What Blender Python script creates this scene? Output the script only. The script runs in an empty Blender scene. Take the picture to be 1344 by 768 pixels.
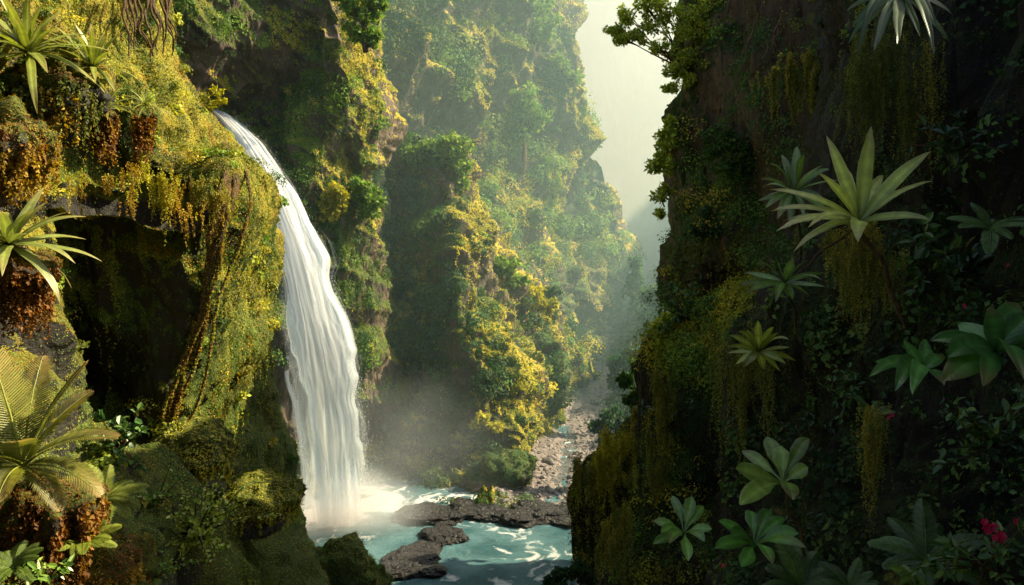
import bpy, math, random
import numpy as np
from mathutils import Vector, Matrix

rng = np.random.default_rng(11)
random.seed(11)
F, CX, CY, CAMZ, TH = 1008.0, 672.0, 384.0, 22.0, math.radians(3.07)
SC = bpy.context.scene
COL = SC.collection
CAM = np.array([0., 0., CAMZ])

def P(px, py, d):
    """photo pixel + forward distance (m) -> world point"""
    u = (np.asarray(px, float) - CX) / F
    v = (CY - np.asarray(py, float)) / F
    y = math.cos(TH) + v * math.sin(TH)
    z = -math.sin(TH) + v * math.cos(TH)
    d = np.asarray(d, float)
    return np.stack([u / y * d, d + 0 * u, CAMZ + z / y * d], -1)

def px_m(d):            # metres per photo pixel at distance d
    return d / F

# ------------------------------------------------------------------ noise
def _h(ix, iy, iz, s):
    n = (ix.astype(np.uint32) * np.uint32(374761393) + iy.astype(np.uint32) * np.uint32(668265263)
         + iz.astype(np.uint32) * np.uint32(2246822519) + np.uint32((s * 3266489917) & 0xffffffff))
    n = (n ^ (n >> np.uint32(13))) * np.uint32(1274126177)
    n = (n ^ (n >> np.uint32(16))) * np.uint32(2654435769)
    n = n ^ (n >> np.uint32(15))
    return n.astype(np.float64) / 2147483648.0 - 1.0

def vnoise(p, seed=0):
    p = np.asarray(p, float)
    f = np.floor(p)
    i = f.astype(np.int64) & 0xffffffff
    t = p - f
    t = t * t * t * (t * (t * 6 - 15) + 10)
    r = 0
    for dx in (0, 1):
        wx = t[..., 0] if dx else 1 - t[..., 0]
        for dy in (0, 1):
            wy = t[..., 1] if dy else 1 - t[..., 1]
            for dz in (0, 1):
                wz = t[..., 2] if dz else 1 - t[..., 2]
                r = r + wx * wy * wz * _h(i[..., 0] + dx, i[..., 1] + dy, i[..., 2] + dz, seed)
    return r

def fbm(p, scale, octv=4, seed=0, gain=.5):
    a, r, tot = 1., 0, 0
    q = np.asarray(p, float) / scale
    for k in range(octv):
        r = r + a * vnoise(q + 17.3 * k, seed + k)
        tot += a
        a *= gain
        q = q * 2.03
    return r / tot * 1.6

def ridged(p, scale, octv=4, seed=0):
    a, r, tot = 1., 0, 0
    q = np.asarray(p, float) / scale
    for k in range(octv):
        r = r + a * (1 - np.abs(vnoise(q + 9.1 * k, seed + k)) * 2)
        tot += a
        a *= .5
        q = q * 2.1
    return r / tot

def sstep(x, a, b):
    t = np.clip((x - a) / (b - a), 0, 1)
    return t * t * (3 - 2 * t)

def norm(v):
    return v / np.maximum(np.linalg.norm(v, axis=-1, keepdims=True), 1e-9)

# ------------------------------------------------------------------ mesh helpers
def mesh_from(name, V, quads, smooth=True, attrs=None, uv=None):
    V = np.asarray(V, np.float32)
    quads = np.asarray(quads, np.int32)
    me = bpy.data.meshes.new(name)
    n, k = quads.shape
    me.vertices.add(len(V)); me.vertices.foreach_set('co', V.ravel())
    me.loops.add(n * k); me.loops.foreach_set('vertex_index', quads.ravel())
    me.polygons.add(n); me.polygons.foreach_set('loop_start', np.arange(0, n * k, k, dtype=np.int32))
    me.update(calc_edges=True)
    me.polygons.foreach_set('use_smooth', np.full(n, smooth, bool))
    for an, arr in (attrs or {}).items():
        arr = np.asarray(arr, np.float32)
        if arr.ndim == 1:
            a = me.attributes.new(an, 'FLOAT', 'POINT'); a.data.foreach_set('value', arr)
        else:
            if arr.shape[1] == 3:
                arr = np.concatenate([arr, np.ones((len(arr), 1), np.float32)], 1)
            a = me.attributes.new(an, 'FLOAT_COLOR', 'POINT'); a.data.foreach_set('color', arr.ravel())
    if uv is not None:
        l = me.uv_layers.new(name='UVMap')
        l.data.foreach_set('uv', np.asarray(uv, np.float32)[quads.ravel()].ravel())
    return me

def link(name, me, mat, parent=None, loc=None):
    o = bpy.data.objects.new(name, me)
    COL.objects.link(o)
    if mat is not None and not me.materials:
        me.materials.append(mat)
    if parent is not None:
        o.parent = parent
    if loc is not None:
        o.location = loc
    return o

def tag(o, label=None, cat=None, group=None, kind=None):
    if label: o['label'] = label
    if cat: o['category'] = cat
    if group: o['group'] = group
    if kind: o['kind'] = kind
    return o

def empty(name, loc, label, cat, group=None):
    o = bpy.data.objects.new(name, None)
    COL.objects.link(o)
    o.location = loc
    o.empty_display_size = .2
    return tag(o, label, cat, group)

# ------------------------------------------------------------------ materials
def newmat(name):
    m = bpy.data.materials.new(name)
    m.use_nodes = True
    nt = m.node_tree
    nt.nodes.clear()
    return m, nt, nt.nodes.new('ShaderNodeOutputMaterial')

def nd(nt, typ, **kw):
    n = nt.nodes.new(typ)
    for k, v in kw.items():
        if k in n.inputs: n.inputs[k].default_value = v
        else: setattr(n, k, v)
    return n

def leaf_material(name, trans=.45, gloss=.06, rough=.5):
    m, nt, out = newmat(name)
    at0 = nd(nt, 'ShaderNodeAttribute', attribute_name='col')
    df = nd(nt, 'ShaderNodeBsdfDiffuse')
    lc = nd(nt, 'ShaderNodeAttribute', attribute_name='lc')
    se = nd(nt, 'ShaderNodeSeparateColor'); nt.links.new(lc.outputs['Color'], se.inputs[0])
    m1 = nd(nt, 'ShaderNodeMath', operation='MULTIPLY'); m1.inputs[1].default_value = 95.
    nt.links.new(se.outputs[0], m1.inputs[0])
    m2 = nd(nt, 'ShaderNodeMath', operation='MULTIPLY_ADD'); m2.inputs[1].default_value = -16.
    nt.links.new(se.outputs[1], m2.inputs[0]); nt.links.new(m1.outputs[0], m2.inputs[2])
    sn = nd(nt, 'ShaderNodeMath', operation='SINE'); nt.links.new(m2.outputs[0], sn.inputs[0])
    mv = nd(nt, 'ShaderNodeMapRange')
    mv.inputs['From Min'].default_value, mv.inputs['To Min'].default_value, mv.inputs['To Max'].default_value = -1, .965, 1.02
    nt.links.new(sn.outputs[0], mv.inputs['Value'])
    nz = nd(nt, 'ShaderNodeTexNoise', Scale=14., Detail=4.)
    gp = nd(nt, 'ShaderNodeNewGeometry'); nt.links.new(gp.outputs['Position'], nz.inputs['Vector'])
    mz = nd(nt, 'ShaderNodeMapRange'); mz.inputs['To Min'].default_value, mz.inputs['To Max'].default_value = .65, 1.35
    nt.links.new(nz.outputs['Fac'], mz.inputs['Value'])
    mu = nd(nt, 'ShaderNodeMath', operation='MULTIPLY'); nt.links.new(mv.outputs[0], mu.inputs[0]); nt.links.new(mz.outputs[0], mu.inputs[1])
    at = nd(nt, 'ShaderNodeVectorMath', operation='SCALE'); nt.links.new(at0.outputs['Color'], at.inputs[0]); nt.links.new(mu.outputs[0], at.inputs['Scale'])
    bq = nd(nt, 'ShaderNodeBump', Strength=.06, Distance=.01); nt.links.new(sn.outputs[0], bq.inputs['Height'])
    tr = nd(nt, 'ShaderNodeBsdfTranslucent')
    hs = nd(nt, 'ShaderNodeHueSaturation', Saturation=1.1, Value=1.25)
    gl = nd(nt, 'ShaderNodeBsdfGlossy', Roughness=rough)
    gl.inputs['Color'].default_value = (.9, .95, .85, 1)
    a, b = nd(nt, 'ShaderNodeMixShader', Fac=trans), nd(nt, 'ShaderNodeMixShader', Fac=gloss)
    L = nt.links.new
    L(at.outputs[0], df.inputs['Color']); L(at.outputs[0], hs.inputs['Color']); L(bq.outputs[0], df.inputs['Normal'])
    if gloss > .03: L(bq.outputs[0], gl.inputs['Normal'])
    L(hs.outputs['Color'], tr.inputs['Color'])
    L(df.outputs[0], a.inputs[1]); L(tr.outputs[0], a.inputs[2])
    L(a.outputs[0], b.inputs[1]); L(gl.outputs[0], b.inputs[2])
    L(b.outputs[0], out.inputs['Surface'])
    return m

def rock_material(name, c1, c2, moss1, moss2, sc=1., bump=.5, rough=.7, mossatt=True, streak=.35):
    m, nt, out = newmat(name)
    L = nt.links.new
    geo = nd(nt, 'ShaderNodeNewGeometry')
    mp = nd(nt, 'ShaderNodeMapping')
    mp.inputs['Scale'].default_value = (1, 1, streak)
    L(geo.outputs['Position'], mp.inputs['Vector'])
    n1 = nd(nt, 'ShaderNodeTexNoise', Scale=.9 * sc, Detail=8., Roughness=.65)
    n2 = nd(nt, 'ShaderNodeTexNoise', Scale=7. * sc, Detail=6., Roughness=.7)
    vo = nd(nt, 'ShaderNodeTexVoronoi', Scale=1.6 * sc)
    vo.feature = 'DISTANCE_TO_EDGE'
    L(mp.outputs[0], n1.inputs['Vector']); L(mp.outputs[0], vo.inputs['Vector']); L(geo.outputs['Position'], n2.inputs['Vector'])
    r = nd(nt, 'ShaderNodeValToRGB')
    r.color_ramp.elements[0].position, r.color_ramp.elements[0].color = .32, (*c1, 1)
    r.color_ramp.elements[1].position, r.color_ramp.elements[1].color = .7, (*c2, 1)
    L(n1.outputs['Fac'], r.inputs['Fac'])
    mm = nd(nt, 'ShaderNodeValToRGB')
    mm.color_ramp.elements[0].position, mm.color_ramp.elements[0].color = .35, (*moss1, 1)
    mm.color_ramp.elements[1].position, mm.color_ramp.elements[1].color = .65, (*moss2, 1)
    L(n2.outputs['Fac'], mm.inputs['Fac'])
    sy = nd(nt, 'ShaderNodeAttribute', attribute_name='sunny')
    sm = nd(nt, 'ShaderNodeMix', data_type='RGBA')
    sm.inputs['B'].default_value = (.40, .31, .035, 1)  # gold put into sun-facing moss so lit sides read brighter
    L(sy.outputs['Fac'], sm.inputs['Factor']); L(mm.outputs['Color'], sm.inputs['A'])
    at = nd(nt, 'ShaderNodeAttribute', attribute_name='moss')
    ad = nd(nt, 'ShaderNodeMath', operation='ADD')
    sb = nd(nt, 'ShaderNodeMath', operation='MULTIPLY_ADD')
    sb.inputs[1].default_value, sb.inputs[2].default_value = .9, -.45
    L(n2.outputs['Fac'], sb.inputs[0]); L(sb.outputs[0], ad.inputs[0]); L(at.outputs['Fac'], ad.inputs[1])
    ms = nd(nt, 'ShaderNodeMapRange')
    ms.inputs['From Min'].default_value, ms.inputs['From Max'].default_value = .35, .6
    L(ad.outputs[0], ms.inputs['Value'])
    mx = nd(nt, 'ShaderNodeMix', data_type='RGBA')
    L(ms.outputs[0], mx.inputs['Factor']); L(r.outputs['Color'], mx.inputs['A']); L(sm.outputs['Result'], mx.inputs['B'])
    bs = nd(nt, 'ShaderNodeBsdfPrincipled')
    L(mx.outputs['Result'], bs.inputs['Base Color'])
    rr = nd(nt, 'ShaderNodeMapRange')
    rr.inputs['To Min'].default_value, rr.inputs['To Max'].default_value = rough, .95
    L(ms.outputs[0], rr.inputs['Value']); L(rr.outputs[0], bs.inputs['Roughness'])
    bs.inputs['Specular IOR Level'].default_value = .3
    # bump
    h = nd(nt, 'ShaderNodeMath', operation='MULTIPLY_ADD'); h.inputs[1].default_value = .35
    L(n2.outputs['Fac'], h.inputs[0]); L(n1.outputs['Fac'], h.inputs[2])
    vm = nd(nt, 'ShaderNodeMapRange')
    vm.inputs['From Max'].default_value = .12
    vm.inputs['To Min'].default_value = -.25; vm.inputs['To Max'].default_value = 0
    L(vo.outputs['Distance'], vm.inputs['Value'])
    h2 = nd(nt, 'ShaderNodeMath', operation='ADD'); L(h.outputs[0], h2.inputs[0]); L(vm.outputs[0], h2.inputs[1])
    bp = nd(nt, 'ShaderNodeBump', Strength=bump, Distance=.5 / sc)
    L(h2.outputs[0], bp.inputs['Height']); L(bp.outputs[0], bs.inputs['Normal'])
    L(bs.outputs[0], out.inputs['Surface'])
    return m

LEAF = leaf_material('leaf_cover', .38, .02, .6)
BLADE = leaf_material('glossy_blade', .32, .05, .34)
PALE = leaf_material('soft_blade', .38, .06, .45)
ROCK_NEAR = rock_material('wet_dark_rock', (.014, .013, .011), (.062, .055, .046), (.04, .07, .014), (.14, .15, .025), 1., .9, .55)
ROCK_BROWN = rock_material('brown_cliff_rock', (.04, .033, .026), (.2, .15, .11), (.04, .07, .015), (.11, .13, .025), .5, .8, .75)
ROCK_PILLAR = rock_material('pillar_rock', (.022, .019, .014), (.15, .115, .08), (.03, .055, .012), (.09, .11, .02), .8, .9, .7)
ROCK_FAR = rock_material('mossy_cliff_rock', (.025, .022, .018), (.14, .105, .08), (.02, .05, .014), (.06, .11, .022), .3, .6, .8, streak=.55)
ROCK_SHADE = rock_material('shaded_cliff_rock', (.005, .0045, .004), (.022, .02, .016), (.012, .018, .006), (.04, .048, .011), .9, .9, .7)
ROCK_WET = rock_material('river_rock', (.008, .009, .010), (.045, .045, .045), (.03, .03, .02), (.06, .06, .03), 1.2, .9, .28, streak=1.)
BARK = rock_material('rough_bark', (.03, .018, .01), (.16, .10, .05), (.05, .05, .01), (.2, .14, .03), 3., .8, .85)

# ------------------------------------------------------------------ leaf clouds
PAL = {
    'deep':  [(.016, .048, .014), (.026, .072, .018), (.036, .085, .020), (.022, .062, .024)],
    'mid':   [(.034, .095, .020), (.055, .12, .022), (.075, .14, .026), (.038, .10, .030)],
    'gold':  [(.42, .39, .035), (.35, .34, .032), (.48, .42, .045), (.25, .28, .03)],
    'amber': [(.40, .26, .03), (.30, .19, .025), (.46, .31, .04), (.22, .15, .022)],
    'rust':  [(.17, .065, .012), (.22, .09, .014), (.11, .045, .010), (.27, .13, .02)],
    'shade': [(.022, .048, .014), (.032, .066, .018), (.045, .085, .02), (.026, .052, .018)],
    'olive': [(.085, .11, .02), (.12, .14, .022), (.065, .09, .018), (.16, .165, .028)],
    'rmoss': [(.20, .21, .035), (.27, .25, .04), (.14, .17, .03), (.33, .29, .045)],
    'rgreen': [(.06, .14, .035), (.085, .17, .04), (.05, .115, .035), (.11, .19, .045)],
    'sunlit': [(.58, .50, .045), (.48, .44, .04), (.64, .54, .06), (.36, .38, .04)],
    'glow': [(.30, .40, .05), (.36, .42, .06), (.24, .36, .045), (.42, .44, .06)],  # leaf colours raised so crowns out of the sun look lit
    'light': [(.13, .24, .035), (.17, .28, .04), (.24, .31, .05), (.10, .20, .035)],
}

def pick(pal, n):
    c = np.array(PAL[pal])[rng.integers(0, 4, n)]
    return c * rng.uniform(.7, 1.3, (n, 1))

class Leaves:
    def __init__(self): self.p, self.d, self.n, self.l, self.w, self.c = [], [], [], [], [], []
    def add(self, p, d, n, l, w, c):
        k = len(p)
        self.p.append(p); self.d.append(norm(d)); self.n.append(n)
        self.l.append(np.broadcast_to(l, (k,))); self.w.append(np.broadcast_to(w, (k,))); self.c.append(np.broadcast_to(c, (k, 3)))
    def count(self): return sum(len(a) for a in self.p)
    def mesh(self, name, origin=None):
        p, d, n = np.concatenate(self.p), np.concatenate(self.d), np.concatenate(self.n)
        l, w, c = np.concatenate(self.l)[:, None], np.concatenate(self.w)[:, None], np.concatenate(self.c)
        s = norm(np.cross(d, n + 1e-4))
        up = np.cross(s, d)
        if origin is not None: p = p - np.asarray(origin)
        a = p
        b = p + d * l * .45 + s * w * .5 + up * w * .12
        t = p + d * l - up * l * .06
        e = p + d * l * .45 - s * w * .5 + up * w * .12
        V = np.stack([a, b, t, e], 1).reshape(-1, 3)
        Q = np.arange(len(V), dtype=np.int32).reshape(-1, 4)
        return mesh_from(name, V, Q, False, {'col': np.repeat(c, 4, 0)})

def rdir(n):
    return norm(rng.normal(size=(n, 3)))

# ------------------------------------------------------------------ cliffs from photo-plan profiles
def catmull(c, n):
    c = np.asarray(c, float)
    R = len(c)
    t = np.linspace(0, R - 1, n)
    i = np.minimum(t.astype(int), R - 2)
    f = (t - i).reshape((-1,) + (1,) * (c.ndim - 1))
    ext = np.concatenate([2 * c[:1] - c[1:2], c, 2 * c[-1:] - c[-2:-1]])
    p0, p1, p2, p3 = ext[i], ext[i + 1], ext[i + 2], ext[i + 3]
    return .5 * (2 * p1 + (p2 - p0) * f + (2 * p0 - 5 * p1 + 4 * p2 - p3) * f * f + (3 * p1 - p0 - 3 * p2 + p3) * f ** 3)

def gnormals(G):
    du = np.gradient(G, axis=0); dv = np.gradient(G, axis=1)
    return norm(np.cross(du, dv))

class Cliff:
    def __init__(self, rows, nu, nv, disp, pts=None, seed=0):
        if pts is None:
            pts = np.array([P(r[1], r[0], r[2]) for r in rows])
        G = catmull(pts, nu)
        G = catmull(G.swapaxes(0, 1), nv).swapaxes(0, 1)
        N = gnormals(G)
        base = G.copy()
        for k, (kind, amp, scale, zs) in enumerate(disp):
            q = base * np.array([1, 1, zs])
            if kind == 'f': h = fbm(q, scale, 4, seed + 10 * k)
            elif kind == 'r': h = ridged(q, scale, 4, seed + 10 * k) - .4
            elif kind == 'c':           # blocky: terraces
                h = fbm(q, scale, 3, seed + 10 * k) * 3
                h = (np.floor(h) + sstep(h - np.floor(h), .35, .65)) / 3
            elif kind == 'd':           # ledges that dip down to the right
                q = np.stack([base[..., 0] * .3, base[..., 1] * .3, base[..., 2] + zs * base[..., 0]], -1)
                h = ridged(q, scale, 3, seed + 10 * k) - .4
            G = G + N * (amp * h)[..., None]
        self.G, self.N = G, gnormals(G)
        self.seed = seed
    def moss(self, bias=0., slope=1., amp=.6, scale=4., sunny=.8):
        self.m = sstep(self.N[..., 2] * slope + bias + amp * fbm(self.G, scale, 4, self.seed + 77), .1, .7)
        self.s = sstep((self.N * SD).sum(-1), .15, .6) * sstep(fbm(self.G, scale * 1.3, 3, 123), -.25, .3) * sunny  # gold amount by sun-facing normal: sunlight painted into the moss tint
        return self.m
    def build(self, name, mat, kind='structure'):
        nu, nv = self.G.shape[:2]
        idx = np.arange(nu * nv).reshape(nu, nv)
        Q = np.stack([idx[:-1, :-1], idx[1:, :-1], idx[1:, 1:], idx[:-1, 1:]], -1).reshape(-1, 4)
        me = mesh_from(name, self.G.reshape(-1, 3), Q, True, {'moss': self.m.ravel(), 'sunny': self.s.ravel()})
        return tag(link(name, me, mat), kind=kind)
    def sample(self, n, weight=None, facing=.1):
        G = self.G
        a = np.linalg.norm(np.cross(G[1:, :-1] - G[:-1, :-1], G[:-1, 1:] - G[:-1, :-1]), axis=-1)
        c = .25 * (G[1:, :-1] + G[:-1, :-1] + G[1:, 1:] + G[:-1, 1:])
        N = self.N[:-1, :-1]
        v = c - CAM
        dist = np.linalg.norm(v, axis=-1)
        face = -(v * N).sum(-1) / dist
        w = a / dist ** 2 * np.where(face > 0, np.maximum(face, .12), facing * .3)
        px, py = project(c)
        w = w * np.where((px > -90) & (px < 1434) & (py > -90) & (py < 850) & (c[..., 1] > 1), 1, .04)
        if weight is not None: w = w * weight(c, N, self.m[:-1, :-1], px, py)
        w = w.ravel() / w.sum()
        k = rng.choice(len(w), n, p=w)
        i, j = np.unravel_index(k, a.shape)
        u, v2 = rng.random((n, 1)), rng.random((n, 1))
        p = (G[i, j] * (1 - u) + G[i + 1, j] * u) * (1 - v2) + (G[i, j + 1] * (1 - u) + G[i + 1, j + 1] * u) * v2
        return p, self.N[i, j]

def project(c):
    y = c[..., 1]; z = c[..., 2] - CAMZ
    f = y * math.cos(TH) - z * math.sin(TH)
    f = np.where(np.abs(f) < .1, .1, f)
    v = (y * math.sin(TH) + z * math.cos(TH)) / f
    return np.where(f > 0, CX + F * c[..., 0] / f, -9999), CY - F * v

def colors_at(p, pals, scale, seed=3):
    """palette by noise: patches of each colour rather than an even mix"""
    n = len(p)
    f = np.clip((fbm(p, scale, 3, seed) * .7 + .5 + rng.normal(0, .05, n)) * len(pals), 0, len(pals) - .01).astype(int)
    g = np.clip((fbm(p, scale * .22, 2, seed + 50) * .7 + .5 + rng.normal(0, .1, n)) * 4, 0, 3.99).astype(int)
    tab = np.array([PAL[pl] for pl in pals])
    return tab[f, g] * rng.uniform(.82, 1.18, (n, 1))

def moss_layer(L, cl, n, pals, size, weight=None, scale=5., lift=.3, droop=.3):
    """small leaves hugging the rock; size in photo pixels"""
    p, nr = cl.sample(n, weight)
    dist = np.linalg.norm(p - CAM, axis=1)
    s = np.maximum(size * px_m(dist), .012) * rng.uniform(.6, 1.5, n)
    r_ = rdir(n)
    d = r_ - nr * (r_ * nr).sum(1, keepdims=True) + nr * rng.uniform(.0, .55, (n, 1)) + np.array([0, 0, -droop])
    L.add(p + nr * (s * lift * rng.random(n))[:, None], d, norm(nr + rdir(n) * .4), s, s * rng.uniform(.45, .75, n), colors_at(p, pals, scale))

def bushes(L, cl, n, k, rad, pals, size, weight=None, scale=8., squash=.8, pts=None):
    """leafy mounds; rad (lo, hi) in metres, size in photo pixels"""
    c, nr = cl.sample(n, weight) if pts is None else pts
    n = len(c)
    r = rng.uniform(rad[0], rad[1], n) * rng.uniform(.7, 1.2, n)
    cc = colors_at(c, pals, scale, 5)
    kk = np.maximum((k * (r / (.5 * (rad[0] + rad[1]))) ** 1.6).astype(int), 6)
    idx = np.repeat(np.arange(n), kk)
    m = len(idx)
    u = rdir(m)
    up = norm(nr + np.array([0, 0, .9]))[idx]
    dt = (u * up).sum(1, keepdims=True)
    u = np.where(dt < -.25, u - 2 * dt * up, u)
    lump = 1 + .35 * fbm(u * 1.7 + c[idx] * 3.1, 1., 2, 9)
    q = c[idx] + u * (r[idx] * lump * rng.uniform(.55, 1.05, m) ** .6)[:, None] * np.array([1, 1, squash])
    dist = np.linalg.norm(q - CAM, axis=1)
    s = np.maximum(size * px_m(dist), .02) * rng.uniform(.6, 1.5, m)
    r_ = rdir(m)
    d = r_ - u * (r_ * u).sum(1, keepdims=True) + u * .25 + np.array([0, 0, -.25])
    L.add(q, d, norm(u + rdir(m) * .4 + np.array([0, 0, .3])), s, s * rng.uniform(.5, .8, m), cc[idx] * rng.uniform(.65, 1.4, (m, 1)))

def drapes(L, starts, length, k, pals, size, sway=.04, thick=.03, scale=3.):
    """strands of little leaves hanging straight down from the start points"""
    n = len(starts)
    ln = rng.uniform(length[0], length[1], n)
    idx = np.repeat(np.arange(n), k)
    m = len(idx)
    t = rng.random(m) ** 1.5
    ph = rng.uniform(0, 6, (n, 2))[idx]
    off = np.stack([np.sin(t * 5 + ph[:, 0]), np.cos(t * 4 + ph[:, 1]), 0 * t], 1) * sway * ln[idx][:, None]
    th = (thick * (1.15 - t))[:, None]
    q = starts[idx] + off + rdir(m) * th - np.array([0, 0, 1]) * (t * ln[idx])[:, None]
    dist = np.linalg.norm(q - CAM, axis=1)
    s = np.maximum(size * px_m(dist), .01) * rng.uniform(.6, 1.4, m)
    d = rdir(m) * .8 + np.array([0, 0, -.8])
    L.add(q, d, norm(rdir(m) + np.array([0, -.5, .3])), s, s * .6, colors_at(starts, pals, scale)[idx] * rng.uniform(.6, 1.4, (m, 1)))

def row(y, px, d): return (y, px, d)

AZ, EL = math.radians(78), math.radians(40)
SD = np.array([math.sin(AZ) * math.cos(EL), math.cos(AZ) * math.cos(EL), math.sin(EL)])

# ================================================================== SETTING
# ---- near left wall
def _sh(rows, a, dx):
    return [(r[0], r[1][:a] + [x - (dx if r[0] >= 90 else 0) for x in r[1][a:]], r[2]) for r in rows]
left = Cliff(_sh([
    row(-420, [-420, 0, 100, 170, 200, 212, 216, 190], [8, 13, 15, 17, 19, 20, 22, 34]),
    row(-150, [-420, 0, 100, 170, 200, 212, 216, 190], [7, 12, 13, 15, 17, 18, 20, 32]),
    row(-20,  [-420, 0, 100, 165, 195, 212, 219, 195], [7, 12, 13, 15, 17, 18, 20, 32]),
    row(50,   [-420, 0, 95, 150, 185, 210, 224, 200],  [7, 12, 12.8, 14.3, 17, 18.5, 21, 34]),
    row(100,  [-420, 0, 100, 160, 200, 235, 252, 225], [7, 12, 12.4, 13.6, 17, 20, 24, 38]),
    row(150,  [-420, 0, 100, 160, 215, 262, 287, 260], [7, 12, 12.6, 14, 17.6, 22, 28, 42]),
    row(195,  [-420, 0, 90, 150, 220, 285, 320, 290],  [7, 12.2, 13.8, 16.3, 18.6, 23, 32, 46]),
    row(232,  [-420, 0, 90, 150, 283, 318, 337, 300],  [7, 12.6, 15.8, 17.4, 18.6, 24, 34, 48]),
    row(262,  [-420, 0, 90, 150, 300, 330, 348, 305],  [7, 13, 15.2, 15.9, 17.0, 24, 36, 50]),
    row(300,  [-420, 0, 85, 150, 303, 334, 362, 320],  [7, 13.5, 16.4, 16.9, 17.6, 25, 38, 52]),
    row(390,  [-420, 0, 80, 150, 288, 330, 366, 330],  [7, 13.5, 16.8, 17.2, 17.9, 27, 39, 53]),
    row(480,  [-420, 0, 80, 150, 266, 322, 370, 330],  [6.5, 13, 17.2, 17.8, 18.4, 29, 41, 55]),
    row(540,  [-420, 0, 80, 150, 250, 315, 380, 345],  [6, 11, 16.4, 17.8, 18.6, 28, 41, 56]),
    row(600,  [-420, 0, 80, 150, 230, 310, 392, 360],  [6, 10, 14.5, 17, 18.5, 26, 42, 56]),
    row(660,  [-420, 0, 80, 150, 230, 320, 402, 370],  [5.5, 9, 12.5, 15, 17.5, 25, 43, 56]),
    row(720,  [-420, 0, 80, 150, 240, 340, 425, 390],  [5, 8.2, 11, 13.5, 16.5, 25, 44, 57]),
    row(800,  [-420, 0, 90, 160, 260, 370, 470, 440],  [4.5, 7.5, 9.5, 12, 16, 25, 44, 57]),
    row(1000, [-420, 0, 100, 200, 320, 430, 560, 540], [4, 6.5, 9, 12, 16, 25, 41, 52]),
], 6, 24), 420, 380, [('f', .9, 5., 1), ('r', .55, 2.6, .6), ('c', .16, 1.5, .8), ('r', .12, .7, .7)], seed=1)
left.moss(.02, 1.4, .5, 3.)
left.m = np.clip(left.m + .8 * sstep(left.G[..., 1], 18.5, 22) * sstep(fbm(left.G, 3., 3, 15), -.6, .0), 0, 1)
left.m = np.clip(left.m + .5 * sstep(left.G[..., 2], 24, 25.2), 0, 1)
left.m = np.clip(left.m + .8 * sstep((left.N * SD).sum(-1), .0, .3) * sstep(left.G[..., 1], 14, 17) + .6 * sstep(left.N[..., 2], -.1, .35) * sstep(left.G[..., 2], 22.2, 23.), 0, 1)
left.s *= sstep(left.G[..., 2] + .8 * fbm(left.G, 4., 2, 9), 19.2, 22.5)  # gold tint fades lower down, in place of shade

# ---- cliff behind the waterfall
fallc = Cliff([
    row(-140, [150, 240, 300, 350, 400, 440, 490, 470], [56, 60, 64, 66, 68, 67, 76, 102]),
    row(0,    [150, 240, 300, 350, 400, 438, 498, 475], [56, 60, 64, 66, 68, 66, 76, 102]),
    row(60,   [150, 240, 300, 350, 402, 438, 502, 478], [57, 61, 65, 67, 68.5, 65.5, 76, 102]),
    row(110,  [150, 240, 300, 350, 405, 446, 510, 480], [57, 62, 67, 70, 69, 65.5, 76, 102]),
    row(150,  [150, 240, 300, 350, 405, 450, 513, 485], [58, 64, 70, 71, 67, 66, 77, 102]),
    row(190,  [150, 240, 300, 350, 405, 452, 512, 485], [58, 64, 69.5, 71, 66.5, 68, 77, 102]),
    row(230,  [150, 240, 310, 360, 410, 455, 492, 480], [58, 64, 68, 70, 67, 70, 74, 100]),
    row(280,  [150, 240, 320, 370, 420, 455, 490, 490], [58, 64, 67, 68.5, 69, 70.5, 75, 98]),
    row(350,  [150, 240, 330, 380, 430, 470, 510, 530], [59, 64, 66, 67.5, 68, 71, 79, 98]),
    row(430,  [180, 260, 340, 390, 440, 480, 520, 560], [60, 64, 66, 67.5, 69, 73, 82, 95]),
    row(520,  [200, 280, 350, 400, 455, 500, 540, 590], [62, 65, 67, 68.5, 71.5, 76, 82, 90]),
    row(600,  [220, 290, 360, 410, 470, 520, 560, 610], [64, 66, 68, 69, 74, 79, 80, 81]),
    row(660,  [220, 290, 360, 410, 470, 520, 560, 610], [62, 63, 65, 66, 67.5, 69, 70, 71]),
    row(740,  [220, 290, 360, 410, 470, 520, 560, 610], [60, 60, 60, 62, 63, 64, 65, 66]),
], 340, 300, [('f', 1.8, 12., .7), ('r', 1.3, 5., .45), ('d', 1.6, 6., .7), ('c', .6, 4., .6), ('r', .35, 1.3, .5)], seed=2)
fallc.moss(.30, 1.3, .5, 7.)

# ---- ridge in the middle
ridge = Cliff([
    row(186, [550, 560, 574, 588, 600, 606, 600], [104, 101, 99, 98, 99, 102, 125]),
    row(206, [535, 550, 570, 588, 602, 610, 605], [103, 99, 96, 94, 96, 99, 125]),
    row(250, [505, 545, 572, 592, 604, 614, 610], [101, 97, 94, 91, 94, 99, 125]),
    row(320, [480, 530, 570, 592, 610, 632, 640], [97, 94, 91, 86, 90, 99, 130]),
    row(380, [475, 525, 570, 600, 640, 690, 705], [93, 90, 88, 82, 88, 100, 130]),
    row(440, [470, 525, 578, 614, 664, 728, 745], [89, 86, 84, 77, 84, 102, 130]),
    row(500, [465, 525, 588, 628, 676, 732, 750], [85, 83, 80, 74.5, 80, 98, 128]),
    row(560, [470, 530, 588, 630, 674, 706, 735], [80, 79, 76.5, 74.5, 78, 95, 118]),
    row(610, [480, 530, 590, 630, 660, 678, 705], [79.5, 79, 76, 73, 74, 81, 88]),
    row(650, [480, 530, 590, 625, 650, 668, 690], [73, 72, 70, 69, 69.5, 70, 74]),
    row(700, [480, 530, 590, 625, 650, 668, 690], [64, 64, 63, 62, 62, 62, 64]),
], 340, 260, [('f', 2.0, 11., .8), ('r', 3.0, 7., .45), ('c', 1.3, 4.5, .8), ('f', .9, 3., 1), ('r', .4, 1.4, .6)], seed=3)
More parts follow.
